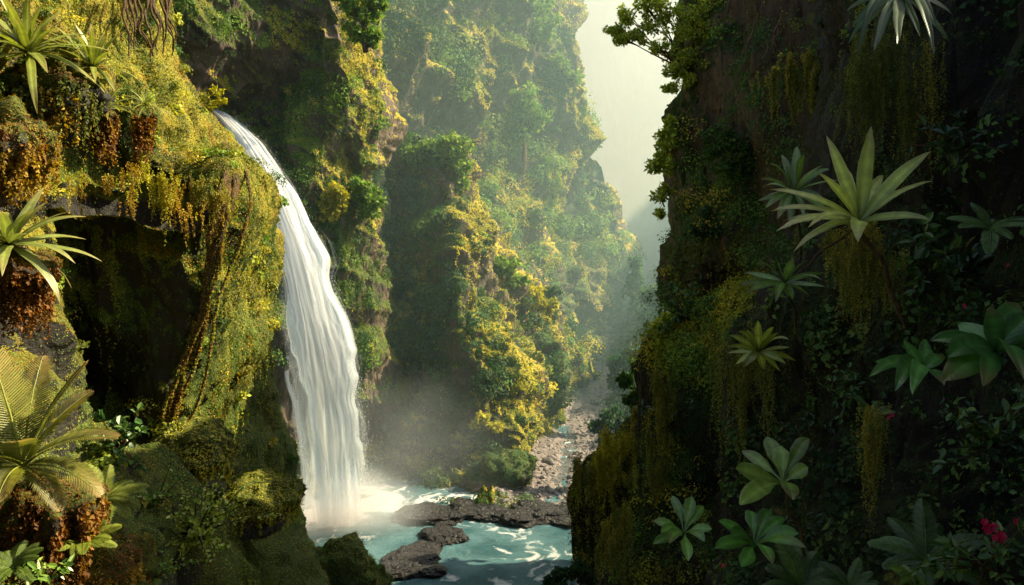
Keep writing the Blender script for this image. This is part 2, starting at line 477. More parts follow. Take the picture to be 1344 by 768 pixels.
ridge.moss(.3, .9, .5, 7.)

# ---- big far wall on the left bank
wall = Cliff([
    row(-260, [400, 520, 600, 660, 675, 700, 680], [115, 130, 150, 170, 185, 195, 260]),
    row(-40,  [400, 520, 600, 670, 705, 728, 700], [115, 130, 150, 170, 185, 195, 260]),
    row(40,   [400, 520, 600, 675, 725, 750, 715], [115, 129, 148, 170, 186, 195, 260]),
    row(120,  [400, 520, 600, 680, 748, 771, 730], [115, 128, 146, 168, 186, 195, 260]),
    row(190,  [400, 520, 600, 680, 742, 766, 730], [115, 127, 144, 164, 187, 196, 260]),
    row(235,  [400, 520, 600, 690, 770, 800, 750], [115, 126, 142, 162, 196, 206, 270]),
    row(320,  [400, 520, 610, 700, 792, 828, 780], [114, 122, 131, 147, 198, 214, 270]),
    row(370,  [400, 520, 610, 700, 790, 826, 785], [114, 119, 122, 134, 190, 214, 265]),
    row(420,  [400, 520, 610, 700, 770, 790, 775], [112, 116, 115, 124, 184, 206, 230]),
    row(450,  [400, 520, 610, 700, 765, 782, 772], [110, 112, 110, 118, 176, 194, 200]),
    row(500,  [400, 520, 610, 700, 765, 782, 772], [100, 104, 108, 118, 130, 130, 130]),
], 360, 340, [('f', 6., 26., .8), ('r', 5.5, 17., .5), ('d', 4.5, 17., .7), ('c', 2.4, 10., 1.), ('r', 1.5, 4., .6)], seed=4)
wall.moss(.28, 1.0, .5, 14.)

# ---- hazy head of the valley
hp = []
for t, dd in ((0, 470), (.35, 440), (.7, 400), (1., 330)):
    r_ = []
    for px, yt in ((560, -60), (680, -70), (750, -90), (800, -110), (850, -130), (960, -150)):
        r_.append(P(px, yt + t * (445 - yt), dd + 50 * abs(px - 800) / 300 * (-1 if px > 800 else 0)))
    hp.append(r_)
head = Cliff(None, 120, 160, [('f', 14., 60., .8), ('r', 8., 24., .7)], pts=np.array(hp), seed=5)
head.moss(.6, .6, .4, 30., 0.)

# ---- right bank behind the big pillar
bk = []
for d, e, (tx, ty) in ((44, 830, (1010, 660)), (58, 806, (930, 590)), (72, 800, (905, 530)), (88, 812, (900, 480)), (106, 800, (900, 430)),
                       (130, 808, (905, 385)), (160, 814, (915, 350)), (195, 818, (925, 330)), (240, 820, (935, 318)), (300, 818, (945, 300))):
    ez = CY + F * math.tan(math.atan(22.0 / d) - TH)
    a, b = P(e - 12, ez, d), P(tx, ty, d + 4)
    a[2] = -1.2
    r_ = []
    for t in (0, .12, .4, .7, 1., 1.6, 2.4):
        q = a + (b - a) * t
        q[2] = a[2] + (b[2] - a[2]) * (1 - (1 - min(t, 1)) ** 1.5 if t < 1 else 1 + .3 * (t - 1))
        r_.append(q)
    bk.append(r_)
bank = Cliff(None, 220, 120, [('f', 1.2, 9., 1), ('r', .8, 4., 1)], pts=np.array(bk)[::-1], seed=6)
bank.moss(.7, .6, .4, 6., 0.)

# ---- big dark pillar on the right
pillar = Cliff([
    row(-75, [990, 950, 970, 1000, 1050, 1120, 1230], [58, 48, 44, 42, 40, 36, 30]),
    row(-45, [950, 908, 935, 985, 1040, 1120, 1230], [58, 40, 36, 34, 32, 29, 26]),
    row(40,   [945, 902, 930, 975, 1030, 1120, 1230], [58, 40, 36, 33.5, 31.5, 28, 25]),
    row(110,  [945, 903, 925, 965, 1020, 1120, 1230], [58, 39, 35.5, 33.5, 31, 28, 25]),
    row(170,  [930, 881, 915, 955, 1010, 1115, 1230], [56, 38, 34.5, 34, 31, 28, 24]),
    row(220,  [925, 869, 905, 950, 1000, 1110, 1230], [56, 38, 34, 33, 31.5, 28, 24]),
    row(300,  [925, 877, 908, 950, 1000, 1110, 1230], [56, 37, 33.5, 32, 31, 28, 24]),
    row(352,  [920, 866, 900, 945, 1000, 1110, 1230], [54, 37, 33, 32, 30, 27, 24]),
    row(392,  [930, 888, 915, 950, 1000, 1110, 1230], [54, 40, 36, 33, 30, 27, 24]),
    row(430,  [940, 905, 930, 960, 1000, 1110, 1230], [56, 44, 39, 35, 31, 27, 24]),
    row(560,  [940, 905, 930, 960, 1000, 1110, 1230], [56, 45, 40, 36, 32, 27, 24]),
    row(1000, [900, 880, 930, 980, 1020, 1110, 1230], [50, 44, 38, 34, 30, 26, 22]),
], 320, 260, [('f', .9, 6., .6), ('r', .9, 3.2, .3), ('c', .6, 2.6, .5), ('r', .22, .9, .4)], seed=7)
pillar.moss(.24, 1.3, .55, 4.)

# ---- shoulder below the pillar
shoulder = Cliff([
    row(372, [1010, 990, 1010, 1030, 1060, 1110], [30, 24, 22.5, 22, 20, 18]),
    row(392, [960, 925, 945, 975, 1030, 1110], [33, 25.5, 23.5, 22, 20, 17]),
    row(430, [915, 872, 905, 955, 1025, 1110], [34, 26, 23.5, 21.5, 19.5, 16.5]),
    row(490, [895, 847, 890, 950, 1020, 1110], [34, 26, 23, 21, 19, 16]),
    row(560, [890, 852, 885, 945, 1020, 1110], [34, 26, 22.5, 21, 19, 15.5]),
    row(640, [880, 838, 870, 940, 1020, 1110], [34, 25.5, 22, 21, 18.5, 15]),
    row(720, [860, 805, 850, 930, 1020, 1110], [34, 25, 21.5, 20, 18, 15]),
    row(790, [840, 780, 835, 925, 1020, 1110], [34, 25, 21, 19.5, 17.5, 14.5]),
    row(1000, [820, 760, 820, 915, 1020, 1110], [32, 25, 20.5, 19, 17, 14]),
], 260, 220, [('f', .5, 3.5, .7), ('r', .6, 2.0, .35), ('r', .2, .8, .4)], seed=8)
shoulder.moss(.3, 1.1, .6, 2.5)

# ---- low buttress beside the pool
butt = Cliff([
    row(540, [900, 842, 865, 900], [40, 31, 28, 27]),
    row(556, [890, 818, 850, 900], [40, 31, 28, 26]),
    row(590, [860, 778, 830, 900], [40, 31, 28, 25.5]),
    row(628, [830, 751, 805, 900], [40, 31.5, 28, 25]),
    row(680, [830, 752, 800, 900], [40, 32, 28, 25]),
    row(735, [840, 762, 805, 900], [40, 32, 28.5, 25]),
    row(790, [850, 778, 815, 900], [40, 32, 29, 25]),
    row(1100, [860, 800, 840, 900], [40, 33, 30, 26]),
], 180, 140, [('f', .5, 4., .7), ('r', .45, 2., .35), ('r', .15, .7, .4)], seed=9)
butt.moss(.25, 1.3, .5, 2.)

# ---- near right wall, carried round behind the camera
rw = [
    row(-195, [1075, 1106, 1150, 1200, 1280, 1344, 1500], [14.5, 16, 14, 12, 9.5, 8.5, 7]),
    row(-90, [1070, 1106, 1150, 1200, 1280, 1344, 1500], [26, 16, 13, 11, 9.5, 8.5, 7]),
    row(0,    [1075, 1110, 1150, 1200, 1280, 1344, 1500], [26, 15.5, 12.5, 11, 9.5, 8.5, 7]),
    row(90,   [1080, 1116, 1150, 1200, 1280, 1344, 1500], [26, 15.5, 12.5, 11, 9.5, 8.5, 7]),
    row(200,  [1070, 1106, 1150, 1200, 1280, 1344, 1500], [26, 15, 13, 11.5, 9.8, 8.8, 7]),
    row(300,  [1070, 1090, 1140, 1200, 1280, 1344, 1500], [25, 15, 13, 11.5, 9.8, 8.8, 7]),
    row(380,  [1060, 1010, 1100, 1190, 1280, 1344, 1500], [25, 15, 12.5, 11, 9.5, 8.5, 7]),
    row(450,  [1010, 962, 1050, 1150, 1260, 1344, 1500], [25, 15, 12.5, 10.5, 9, 8, 7]),
    row(550,  [1000, 950, 1040, 1140, 1260, 1344, 1500], [24, 15, 12, 10, 8.6, 7.6, 6.6]),
    row(650,  [990, 938, 1030, 1140, 1260, 1344, 1500], [24, 14, 11, 9.5, 8, 7, 6]),
    row(768,  [960, 905, 1010, 1130, 1260, 1344, 1500], [22, 12.5, 9.6, 8.4, 7.2, 6.4, 5.5]),
    row(1000, [940, 880, 1000, 1130, 1260, 1344, 1500], [20, 11, 8.5, 7.4, 6.4, 5.6, 5]),
]
rp = np.array([P(r[1], r[0], r[2]) for r in rw])
ext = []
for i, r in enumerate(rw):
    z = rp[i, -1, 2]
    zt = 22 + (z - 22) * (5. if z > 22 else 1.)  # unseen walls behind the camera, raised to block sky light
    ext.append([(6.4, 3.5, 22 + (z - 22) * (1.6 if z > 22 else 1.)), (6.8, -2, zt), (3.5, -9, zt), (-5, -10, 22 + (z - 22) * 1.5), (-10, -5, z), (-12, 1, z)])
rp = np.concatenate([rp, np.array(ext)], 1)
near = Cliff(None, 330, 420, [('f', .55, 3.2, .6), ('r', .6, 1.8, .35), ('c', .3, 1.2, .6), ('r', .12, .5, .4)], pts=rp, seed=10)
near.moss(.12, 1.1, .6, 1.8)

sidep = []  # unseen valley side, added to cast shade into the far haze
for f_ in (1., .75, .45, .15, -.05):
    sidep.append([(x - 18 * f_ + 30, y, z * f_) for x, y, z in ((95, 196, 84), (112, 225, 100), (128, 280, 118), (150, 360, 132), (178, 460, 150), (215, 620, 165))])
side = Cliff(None, 60, 160, [('f', 7., 40., .8), ('r', 4., 16., .6)], pts=np.array(sidep)[:, ::-1], seed=14)
side.moss(.5, .6, .4, 20., 0.)

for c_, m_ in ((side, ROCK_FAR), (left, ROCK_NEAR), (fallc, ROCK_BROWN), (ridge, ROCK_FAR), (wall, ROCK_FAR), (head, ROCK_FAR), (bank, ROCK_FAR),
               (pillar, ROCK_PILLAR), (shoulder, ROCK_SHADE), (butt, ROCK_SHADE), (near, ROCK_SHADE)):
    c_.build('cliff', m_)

# ---- ground sheet under everything
m, nt, out = newmat('valley_ground')
bs = nd(nt, 'ShaderNodeBsdfPrincipled', Roughness=.95)
nz = nd(nt, 'ShaderNodeTexNoise', Scale=.2, Detail=8.)
rp_ = nd(nt, 'ShaderNodeValToRGB')
rp_.color_ramp.elements[0].color = (.02, .035, .012, 1); rp_.color_ramp.elements[1].color = (.08, .08, .04, 1)
nt.links.new(nz.outputs['Fac'], rp_.inputs['Fac']); nt.links.new(rp_.outputs['Color'], bs.inputs['Base Color']); nt.links.new(bs.outputs[0], out.inputs['Surface'])
S = 1500
tag(link('ground', mesh_from('ground', [(-S, -S, -3), (S, -S, -3), (S, S, -3), (-S, S, -3)], [(0, 1, 2, 3)], False), m), kind='structure')

# ---- pool water
gx, gy = np.meshgrid(np.arange(-30, 24, .16), np.arange(26, 98, .16))
W = np.stack([gx, gy, 0 * gx], -1)
base = P(443, 668, 65)[:2]
rb = np.hypot(W[..., 0] - base[0], W[..., 1] - base[1])
ang = np.arctan2(W[..., 1] - base[1], W[..., 0] - base[0])
near_f = np.exp(-rb / 5.5)
q = W.copy(); q[..., 0] += 1.2 * fbm(W, 6, 3, 31); q[..., 1] += 1.2 * fbm(W, 6, 3, 41)
ring = np.stack([rb * 1.2, ang * 2.5, 0 * rb], -1)
W[..., 2] = (.16 * near_f + .05) * fbm(q, 1.6, 4, 21) + .05 * ridged(q * [1, .55, 1], 1.1, 3, 23) - .03
q2 = q.copy(); q2[..., 0] += .8 * fbm(q, 2.5, 3, 55); q2[..., 1] += .8 * fbm(q, 2.5, 3, 57)
flow = .55 * ridged(q2 * np.array([.8, .5, 1]), 2.4, 4, 51) + .55 * ridged(q2 * np.array([1, .7, 1]), .9, 3, 53)
foam = sstep(near_f * 1.35 + .42 * fbm(ring, 1.6, 4, 61) * (.35 + near_f), .30, .85) + sstep(flow + .45 * fbm(W, 6, 3, 65), .42, 1.0) * .75
foam = np.clip(foam, 0, 1)
nu, nv = W.shape[:2]
idx = np.arange(nu * nv).reshape(nu, nv)
Q = np.stack([idx[:-1, :-1], idx[:-1, 1:], idx[1:, 1:], idx[1:, :-1]], -1).reshape(-1, 4)
m, nt, out = newmat('turquoise_water')
L = nt.links.new
at = nd(nt, 'ShaderNodeAttribute', attribute_name='foam')
geo = nd(nt, 'ShaderNodeNewGeometry')
n1 = nd(nt, 'ShaderNodeTexNoise', Scale=2.6, Detail=9., Roughness=.75, Distortion=1.4)
n2 = nd(nt, 'ShaderNodeTexNoise', Scale=.35, Detail=3.)
L(geo.outputs['Position'], n1.inputs['Vector']); L(geo.outputs['Position'], n2.inputs['Vector'])
r1 = nd(nt, 'ShaderNodeValToRGB')
r1.color_ramp.elements[0].position, r1.color_ramp.elements[0].color = .35, (.05, .16, .19, 1)
r1.color_ramp.elements[1].position, r1.color_ramp.elements[1].color = .68, (.15, .32, .36, 1)
L(n2.outputs['Fac'], r1.inputs['Fac'])
am = nd(nt, 'ShaderNodeMath', operation='MULTIPLY_ADD'); am.inputs[1].default_value = 1.15
L(n1.outputs['Fac'], am.inputs[0]); L(at.outputs['Fac'], am.inputs[2])
fr = nd(nt, 'ShaderNodeMapRange'); fr.inputs['From Min'].default_value, fr.inputs['From Max'].default_value = .86, 1.3
L(am.outputs[0], fr.inputs['Value'])
mx = nd(nt, 'ShaderNodeMix', data_type='RGBA'); mx.inputs['B'].default_value = (.82, .88, .88, 1)
L(fr.outputs[0], mx.inputs['Factor']); L(r1.outputs['Color'], mx.inputs['A'])
bs = nd(nt, 'ShaderNodeBsdfPrincipled')
rg = nd(nt, 'ShaderNodeMapRange'); rg.inputs['To Min'].default_value, rg.inputs['To Max'].default_value = .16, .8
L(fr.outputs[0], rg.inputs['Value']); L(rg.outputs[0], bs.inputs['Roughness']); L(mx.outputs['Result'], bs.inputs['Base Color'])
bp = nd(nt, 'ShaderNodeBump', Strength=1., Distance=.5)
L(n1.outputs['Fac'], bp.inputs['Height']); L(bp.outputs[0], bs.inputs['Normal']); L(bs.outputs[0], out.inputs['Surface'])
WATER = m
tag(link('water', mesh_from('water', W.reshape(-1, 3), Q, True, {'foam': foam.ravel()}), m), kind='structure')

# ---- river bed running back up the gorge
mid = [(655, 676, 30), (700, 655, 55), (712, 640, 48), (735, 615, 38), (758, 585, 32), (762, 560, 30), (768, 535, 30), (778, 510, 24), (785, 485, 20), (791, 462, 18), (796, 446, 16), (802, 436, 14)]
rowsb = []
for k, (px, py, hw) in enumerate(mid):
    dd = CAMZ / math.tan(math.atan((py - CY) / F) + TH)
    rowsb.append([P(px + s * hw, py, dd) for s in (-2.2 if k > 2 else -1.1, -1.5 if k > 2 else -.9, -.6, 0, .5, 1, 1.5)])
bed = Cliff(None, 420, 90, [], pts=np.array(rowsb)[::-1], seed=12)
G = bed.G
cross = np.linspace(-1, 1, 90)[None, :]
hh = .16 * ridged(G, 1.4, 4, 71) + .22 * fbm(G, 3.5, 3, 73)
G[..., 2] = .12 + hh * .9 + .5 * np.abs(cross) ** 2 - .5 * sstep(-np.linspace(0, 1, 420)[:, None], -.03, 0) - .6 * sstep(np.linspace(0, 1, 420)[:, None], .93, 1.)
chan = np.exp(-((cross - .35 * np.sin(np.linspace(0, 9, 420))[:, None]) / .16) ** 2)
G[..., 2] -= .32 * chan
bed.N = gnormals(G); bed.m = bed.s = np.zeros(G.shape[:2])
m = rock_material('river_bed', (.13, .115, .105), (.34, .29, .265), (.2, .17, .15), (.2, .17, .15), .8, .9, .5, streak=1.)
bed.build('riverbed', m)
STREAM = rock_material('stream_water', (.05, .055, .055), (.16, .17, .17), (.5, .5, .5), (.6, .6, .6), 1.4, .4, .12, streak=1.)
# loose stones on the bed
import bmesh
bm = bmesh.new(); bmesh.ops.create_icosphere(bm, subdivisions=2, radius=1.)
SV = np.array([v.co[:] for v in bm.verts]); ST = np.array([[v.index for v in f.verts] for f in bm.faces]); bm.free()
ns = 1500
ii, jj = (rng.random(ns) ** .8 * 419).astype(int), rng.integers(12, 86, ns)
sr_ = rng.uniform(.06, .30, ns) * (1 + 1.2 * (rng.random(ns) > .93))
sv = SV[None] * (1 + .35 * vnoise(SV[None] * 1.3 + rng.uniform(0, 90, (ns, 1, 1)), 5))[..., None] * sr_[:, None, None] * rng.uniform(.6, 1.3, (ns, 1, 3)) * np.array([1, 1, .65])
sv = sv + G[ii, jj][:, None]
STONE = rock_material('river_stone', (.06, .055, .05), (.32, .285, .265), (.2, .2, .2), (.2, .2, .2), .5, .4, .5, streak=1.)
tag(link('pebbles', mesh_from('pebbles', sv.reshape(-1, 3), (ST[None] + (np.arange(ns) * len(SV))[:, None, None]).reshape(-1, 3), True, {'moss': np.zeros(ns * len(SV))}), STONE), kind='stuff')
# thin stream in the bed beyond the pool
sg = np.array([[P(px - 16, py, CAMZ / math.tan(math.atan((py - CY) / F) + TH)), P(px + 16, py, CAMZ / math.tan(math.atan((py - CY) / F) + TH))] for px, py, _ in mid[1:]])
sg[..., 2] = .02
sc_ = Cliff(None, 200, 30, [], pts=sg[::-1], seed=13)
sc_.m = np.zeros(sc_.G.shape[:2])
sf = sstep(fbm(sc_.G, 2.5, 4, 81), .1, .6) * .7
idx = np.arange(200 * 30).reshape(200, 30)
Q2 = np.stack([idx[:-1, :-1], idx[1:, :-1], idx[1:, 1:], idx[:-1, 1:]], -1).reshape(-1, 4)
tag(link('water', mesh_from('water', sc_.G.reshape(-1, 3), Q2, True, {'foam': sf.ravel()}), STREAM), kind='structure')

# ================================================================== THINGS
def on(cl, px, py, out=0.):
    """the cliff point seen at a photo pixel (nearest surface), moved out along its normal"""
    x, y = project(cl.G)
    r = np.hypot(x - px, y - py)
    dist = cl.G[..., 1]
    face = -((cl.G - CAM) * cl.N).sum(-1)
    ok = (r < max(7., r.min() + 2)) & (dist > 1)
    k = np.argmin(np.where(ok, dist + (face < 0) * 2, 1e9))
    i, j = np.unravel_index(k, r.shape)
    return cl.G[i, j] + cl.N[i, j] * out, cl.N[i, j]

def tube(pts, rad, sides=7, n=None):
    pts = np.asarray(pts, float)
    rad = np.broadcast_to(np.asarray(rad, float), (len(pts),))
    if n:
        rad = np.interp(np.linspace(0, 1, n), np.linspace(0, 1, len(pts)), rad)
        pts = catmull(pts, n)
    t = norm(np.gradient(pts, axis=0))
    ref = np.where(np.abs(t[:, 2:3]) > .85, np.array([[1., 0, 0]]), np.array([[0, 0, 1.]]))
    a = norm(np.cross(t, ref)); b = np.cross(t, a)
    th = np.linspace(0, 2 * math.pi, sides, endpoint=False)
    V = pts[:, None] + rad[:, None, None] * (a[:, None] * np.cos(th)[:, None] + b[:, None] * np.sin(th)[:, None])
    m = len(pts)
    i, j = np.meshgrid(np.arange(m - 1), np.arange(sides), indexing='ij')
    j2 = (j + 1) % sides
    Q = np.stack([i * sides + j, i * sides + j2, (i + 1) * sides + j2, (i + 1) * sides + j], -1).reshape(-1, 4)
    return V.reshape(-1, 3), Q

class MB:
    def __init__(self): self.V, self.Q, self.C, self.T, self.k = [], [], [], [], 0
    def add(self, V, Q, c=None, lc=None):
        self.T.append(np.zeros((len(V), 3)) if lc is None else lc)
        self.V.append(V); self.Q.append(np.asarray(Q) + self.k); self.k += len(V)
        self.C.append(np.broadcast_to(np.array([.1, .1, .1]) if c is None else c, (len(V), 3)))
    def mesh(self, name, origin=None, moss=.0):
        V = np.concatenate(self.V)
        if origin is not None: V = V - np.asarray(origin)
        return mesh_from(name, V, np.concatenate(self.Q), True, {'col': np.concatenate(self.C), 'lc': np.concatenate(self.T), 'moss': np.full(len(V), moss)})

BL = {}
def blade(L, W, el, arch, shape='strap', fold=.25, n=14, col=(.1, .2, .03), tip=None, rib=1.5, quilt=0., curl=1.3, wob=.04):
    """one leaf from the origin outward along +x: returns verts, quads, colours"""
    t = np.linspace(0, 1, n + 1)
    th = el - arch * t ** curl
    dx, dz = np.cos(th) * L / n, np.sin(th) * L / n
    x = np.concatenate([[0], np.cumsum(dx[:-1])]); z = np.concatenate([[0], np.cumsum(dz[:-1])])
    y0 = np.cumsum(rng.normal(0, wob, n + 1)) * L * .06
    if shape == 'strap':   w = (.55 + .45 * sstep(t, 0, .3)) * (1 - t ** 5) * (1 - .25 * t)
    elif shape == 'lance': w = np.sin(np.pi * np.clip(t, 0, 1) ** .85) ** .8 * .97 + .03
    elif shape == 'obov':  w = np.clip(.16 + 1.0 * sstep(t, .12, .62), 0, 1) * np.sqrt(np.clip(1 - sstep(t, .60, 1.02) ** 1.6, 0, 1))
    else:                  w = np.sin(np.pi * t ** .7) ** .7 + .04 * (1 - t)
    w = w * W
    s = np.array([-1, -.55, -.08, .08, .55, 1])
    nx, nz = -np.sin(th), np.cos(th)
    hgt = fold * np.abs(s)[None, :] * w[:, None] * .5 - .10 * w[:, None] * (s[None, :] ** 4)
    hgt = hgt + np.where(np.abs(s)[None, :] < .1, -.02 * W, 0)
    if quilt: hgt = hgt + quilt * W * np.sin(t * 46)[:, None] * (np.abs(s)[None, :] > .3)
    hgt = hgt + .03 * W * np.sin(t * 9 + rng.uniform(0, 6))[:, None] * (s[None, :] ** 2)
    V = np.stack([x[:, None] + nx[:, None] * hgt, y0[:, None] + s[None, :] * w[:, None] * .5, z[:, None] + nz[:, None] * hgt], -1)
    c = np.array(col)[None, None, :] * (1 + .18 * rng.normal(size=(n + 1, 1, 1)) * .5) * np.ones((n + 1, 6, 1))
    c = c * np.where(np.abs(s) < .1, rib, 1.)[None, :, None] * (.55 + .45 * sstep(t, 0, .35))[:, None, None]
    if tip is not None:
        f = sstep(t, .55, 1.)[:, None, None] * np.where(np.abs(s) > .9, 1, .7)[None, :, None]
        c = c * (1 - f) + np.array(tip) * f
    i, j = np.meshgrid(np.arange(n), np.arange(5), indexing='ij')
    k = i * 6 + j
    Q = np.stack([k, k + 6, k + 7, k + 1], -1).reshape(-1, 4)
    BL['lc'] = np.stack(np.broadcast_arrays(t[:, None] * L / W * .22, np.abs(s)[None] * w[:, None] / W, 0.), -1).reshape(-1, 3)
    return V.reshape(-1, 3), Q, c.reshape(-1, 3)

def frame(axis, az):
    """columns: outward, side, axis"""
    a = Vector(axis).normalized()
    ref = Vector((1, 0, 0)) if abs(a.x) < .9 else Vector((0, 1, 0))
    u = (ref - a * ref.dot(a)).normalized()
    v = a.cross(u)
    o = u * math.cos(az) + v * math.sin(az)
    return np.array(Matrix((o, a.cross(o), a)).transposed())

def rosette(name, label, cat, p, axis, n, L, W, els, arch, shape, col, tip=None, group=None, mat=None, jit=.15, az0=0, quilt=0., fold=.25, base=None, rib=1.5, leafname='leaf', skip=None, stemr=0.):
    root = empty(name, p, label, cat, group)
    for k in range(n):
        f = k / max(n - 1, 1)
        el = els[0] + (els[1] - els[0]) * f + random.uniform(-jit, jit)
        az = az0 + k * 2.39996 + random.uniform(-.2, .2)
        sc = random.uniform(.8, 1.1) * (1 if f < .75 else .85)
        V, Q, C = blade(L * sc, W * random.uniform(.85, 1.1), el, arch * random.uniform(.6, 1.3) * (1.1 - .5 * f), shape, fold, 14, np.array(col) * random.uniform(.75, 1.25), tip, rib, quilt)
        V = V @ frame(axis, az).T
        mb = MB(); mb.add(V, Q, C, BL['lc'])
        link(leafname, mb.mesh(leafname), mat or BLADE, root)
    if base:
        base(root)
    return root

def frond_mesh(L, el, arch, nl, lw, ll, col, axis, az, vee=.5, droop=.3, tipcol=None, curl=1.2):
    """a feather-shaped frond: rib tube and two rows of leaflets"""
    n = 24
    t = np.linspace(0, 1, n)
    th = el - arch * t ** curl
    x = np.concatenate([[0], np.cumsum(np.cos(th[:-1]))]) * L / n
    z = np.concatenate([[0], np.cumsum(np.sin(th[:-1]))]) * L / n
    pts = np.stack([x, np.cumsum(rng.normal(0, .05, n)) * L * .03, z], -1)
    mb = MB()
    M = frame(axis, az)
    V, Q = tube(pts @ M.T, np.linspace(.012, .003, n) * L, 5)
    mb.add(V, Q, np.array(col) * 1.6)
    tt = np.linspace(.08, .99, nl)
    base = np.stack([np.interp(tt, t, pts[:, k]) for k in range(3)], -1)
    tang = norm(np.stack([np.interp(tt, t, np.gradient(pts[:, k])) for k in range(3)], -1))
    lf = Leaves()
    prof = ll * L * np.sin(np.pi * np.clip(tt * .93 + .07, 0, 1)) ** .6 + .01 * L
    up = norm(np.stack([-tang[:, 2], 0 * tt, tang[:, 0]], -1))
    for s in (-1, 1):
        d = tang * (.45 + .5 * tt[:, None]) + np.array([0, s, 0]) + up * vee - np.array([0, 0, droop])
        cc = np.array(col) * rng.uniform(.75, 1.3, (nl, 1))
        if tipcol is not None:
            cc = cc * (1 - tt[:, None] ** 3) + np.array(tipcol) * tt[:, None] ** 3
        lf.add(base @ M.T, norm(d) @ M.T, norm(up + np.array([0, s * .3, 0])) @ M.T, prof * rng.uniform(.9, 1.1, nl), lw * L, cc)
    V, Q, C = lf.raw(True)
    mb.add(V, Q, C)
    return mb

def raw(self, oval=False):
    p, d, n = np.concatenate(self.p), np.concatenate(self.d), np.concatenate(self.n)
    l, w, c = np.concatenate(self.l)[:, None], np.concatenate(self.w)[:, None], np.concatenate(self.c)
    s = norm(np.cross(d, n + 1e-4)); up = np.cross(s, d)
    if not oval:
        V = np.stack([p, p + d * l * .45 + s * w * .5 + up * w * .12, p + d * l - up * l * .06, p + d * l * .45 - s * w * .5 + up * w * .12], 1)
        return V.reshape(-1, 3), np.arange(len(p) * 4).reshape(-1, 4), np.repeat(c, 4, 0)
    a = p; t = p + d * l - up * l * .12
    r1 = p + d * l * .28 + s * w * .45 + up * w * .14; r2 = p + d * l * .66 + s * w * .42 + up * w * .06
    l1 = p + d * l * .28 - s * w * .45 + up * w * .14; l2 = p + d * l * .66 - s * w * .42 + up * w * .06
    V = np.stack([a, r1, r2, t, l2, l1], 1).reshape(-1, 3)
    b = np.arange(len(p))[:, None] * 6
    Q = np.concatenate([b + np.array([[0, 1, 2, 3]]), b + np.array([[0, 3, 4, 5]])], 0)
    cc = np.repeat(c, 6, 0).reshape(-1, 6, 3) * np.array([1.25, 1, 1, 1.2, .9, .9])[None, :, None]
    return V, Q, cc.reshape(-1, 3)
Leaves.raw = raw

def leafy_mesh(L, name, origin, oval=True):
    V, Q, C = L.raw(oval)
    return mesh_from(name, V - np.asarray(origin), Q, False, {'col': C})

def shrub(name, label, cat, p, nrm, size, nst, nleaf, leafl, pal, group=None, spread=.8, lw=.5, mat=None, stemcol=(.08, .05, .02), droop=.15):
    """stems fanning out of one root, oval leaves along them"""
    root = empty(name, p, label, cat, group)
    L = Leaves(); mb = MB()
    for k in range(nst):
        d = norm(np.array(nrm) * .7 + np.array([0, 0, .55]) + rng.normal(0, spread, 3) * np.array([1, .7, .7]))
        ln = size * rng.uniform(.55, 1.1)
        tt = np.linspace(0, 1, 9)[:, None]
        bend = rng.normal(0, .15, 3)
        pts = d * tt * ln + bend * ln * tt ** 2 - np.array([0, 0, droop * ln]) * tt ** 2
        V, Q = tube(pts, np.linspace(.018, .006, 9) * size, 5)
        mb.add(V, Q, stemcol)
        m = max(4, int(nleaf / nst))
        u = rng.uniform(.3, 1., m)
        q = np.stack([np.interp(u, tt[:, 0], pts[:, i]) for i in range(3)], -1)
        dd = norm(rng.normal(size=(m, 3)) + d * .5 + np.array([0, 0, -.15]))
        s = leafl * rng.uniform(.6, 1.25, m)
        L.add(q, dd, norm(np.array([0, -.35, .9]) + rng.normal(0, .35, (m, 3))), s, s * lw * rng.uniform(.85, 1.15, m), pick(pal, m))
    link('stem', mb.mesh('stem'), BARK, root)
    link('foliage', leafy_mesh(L, 'foliage', (0, 0, 0)), mat or BLADE, root)
    return root

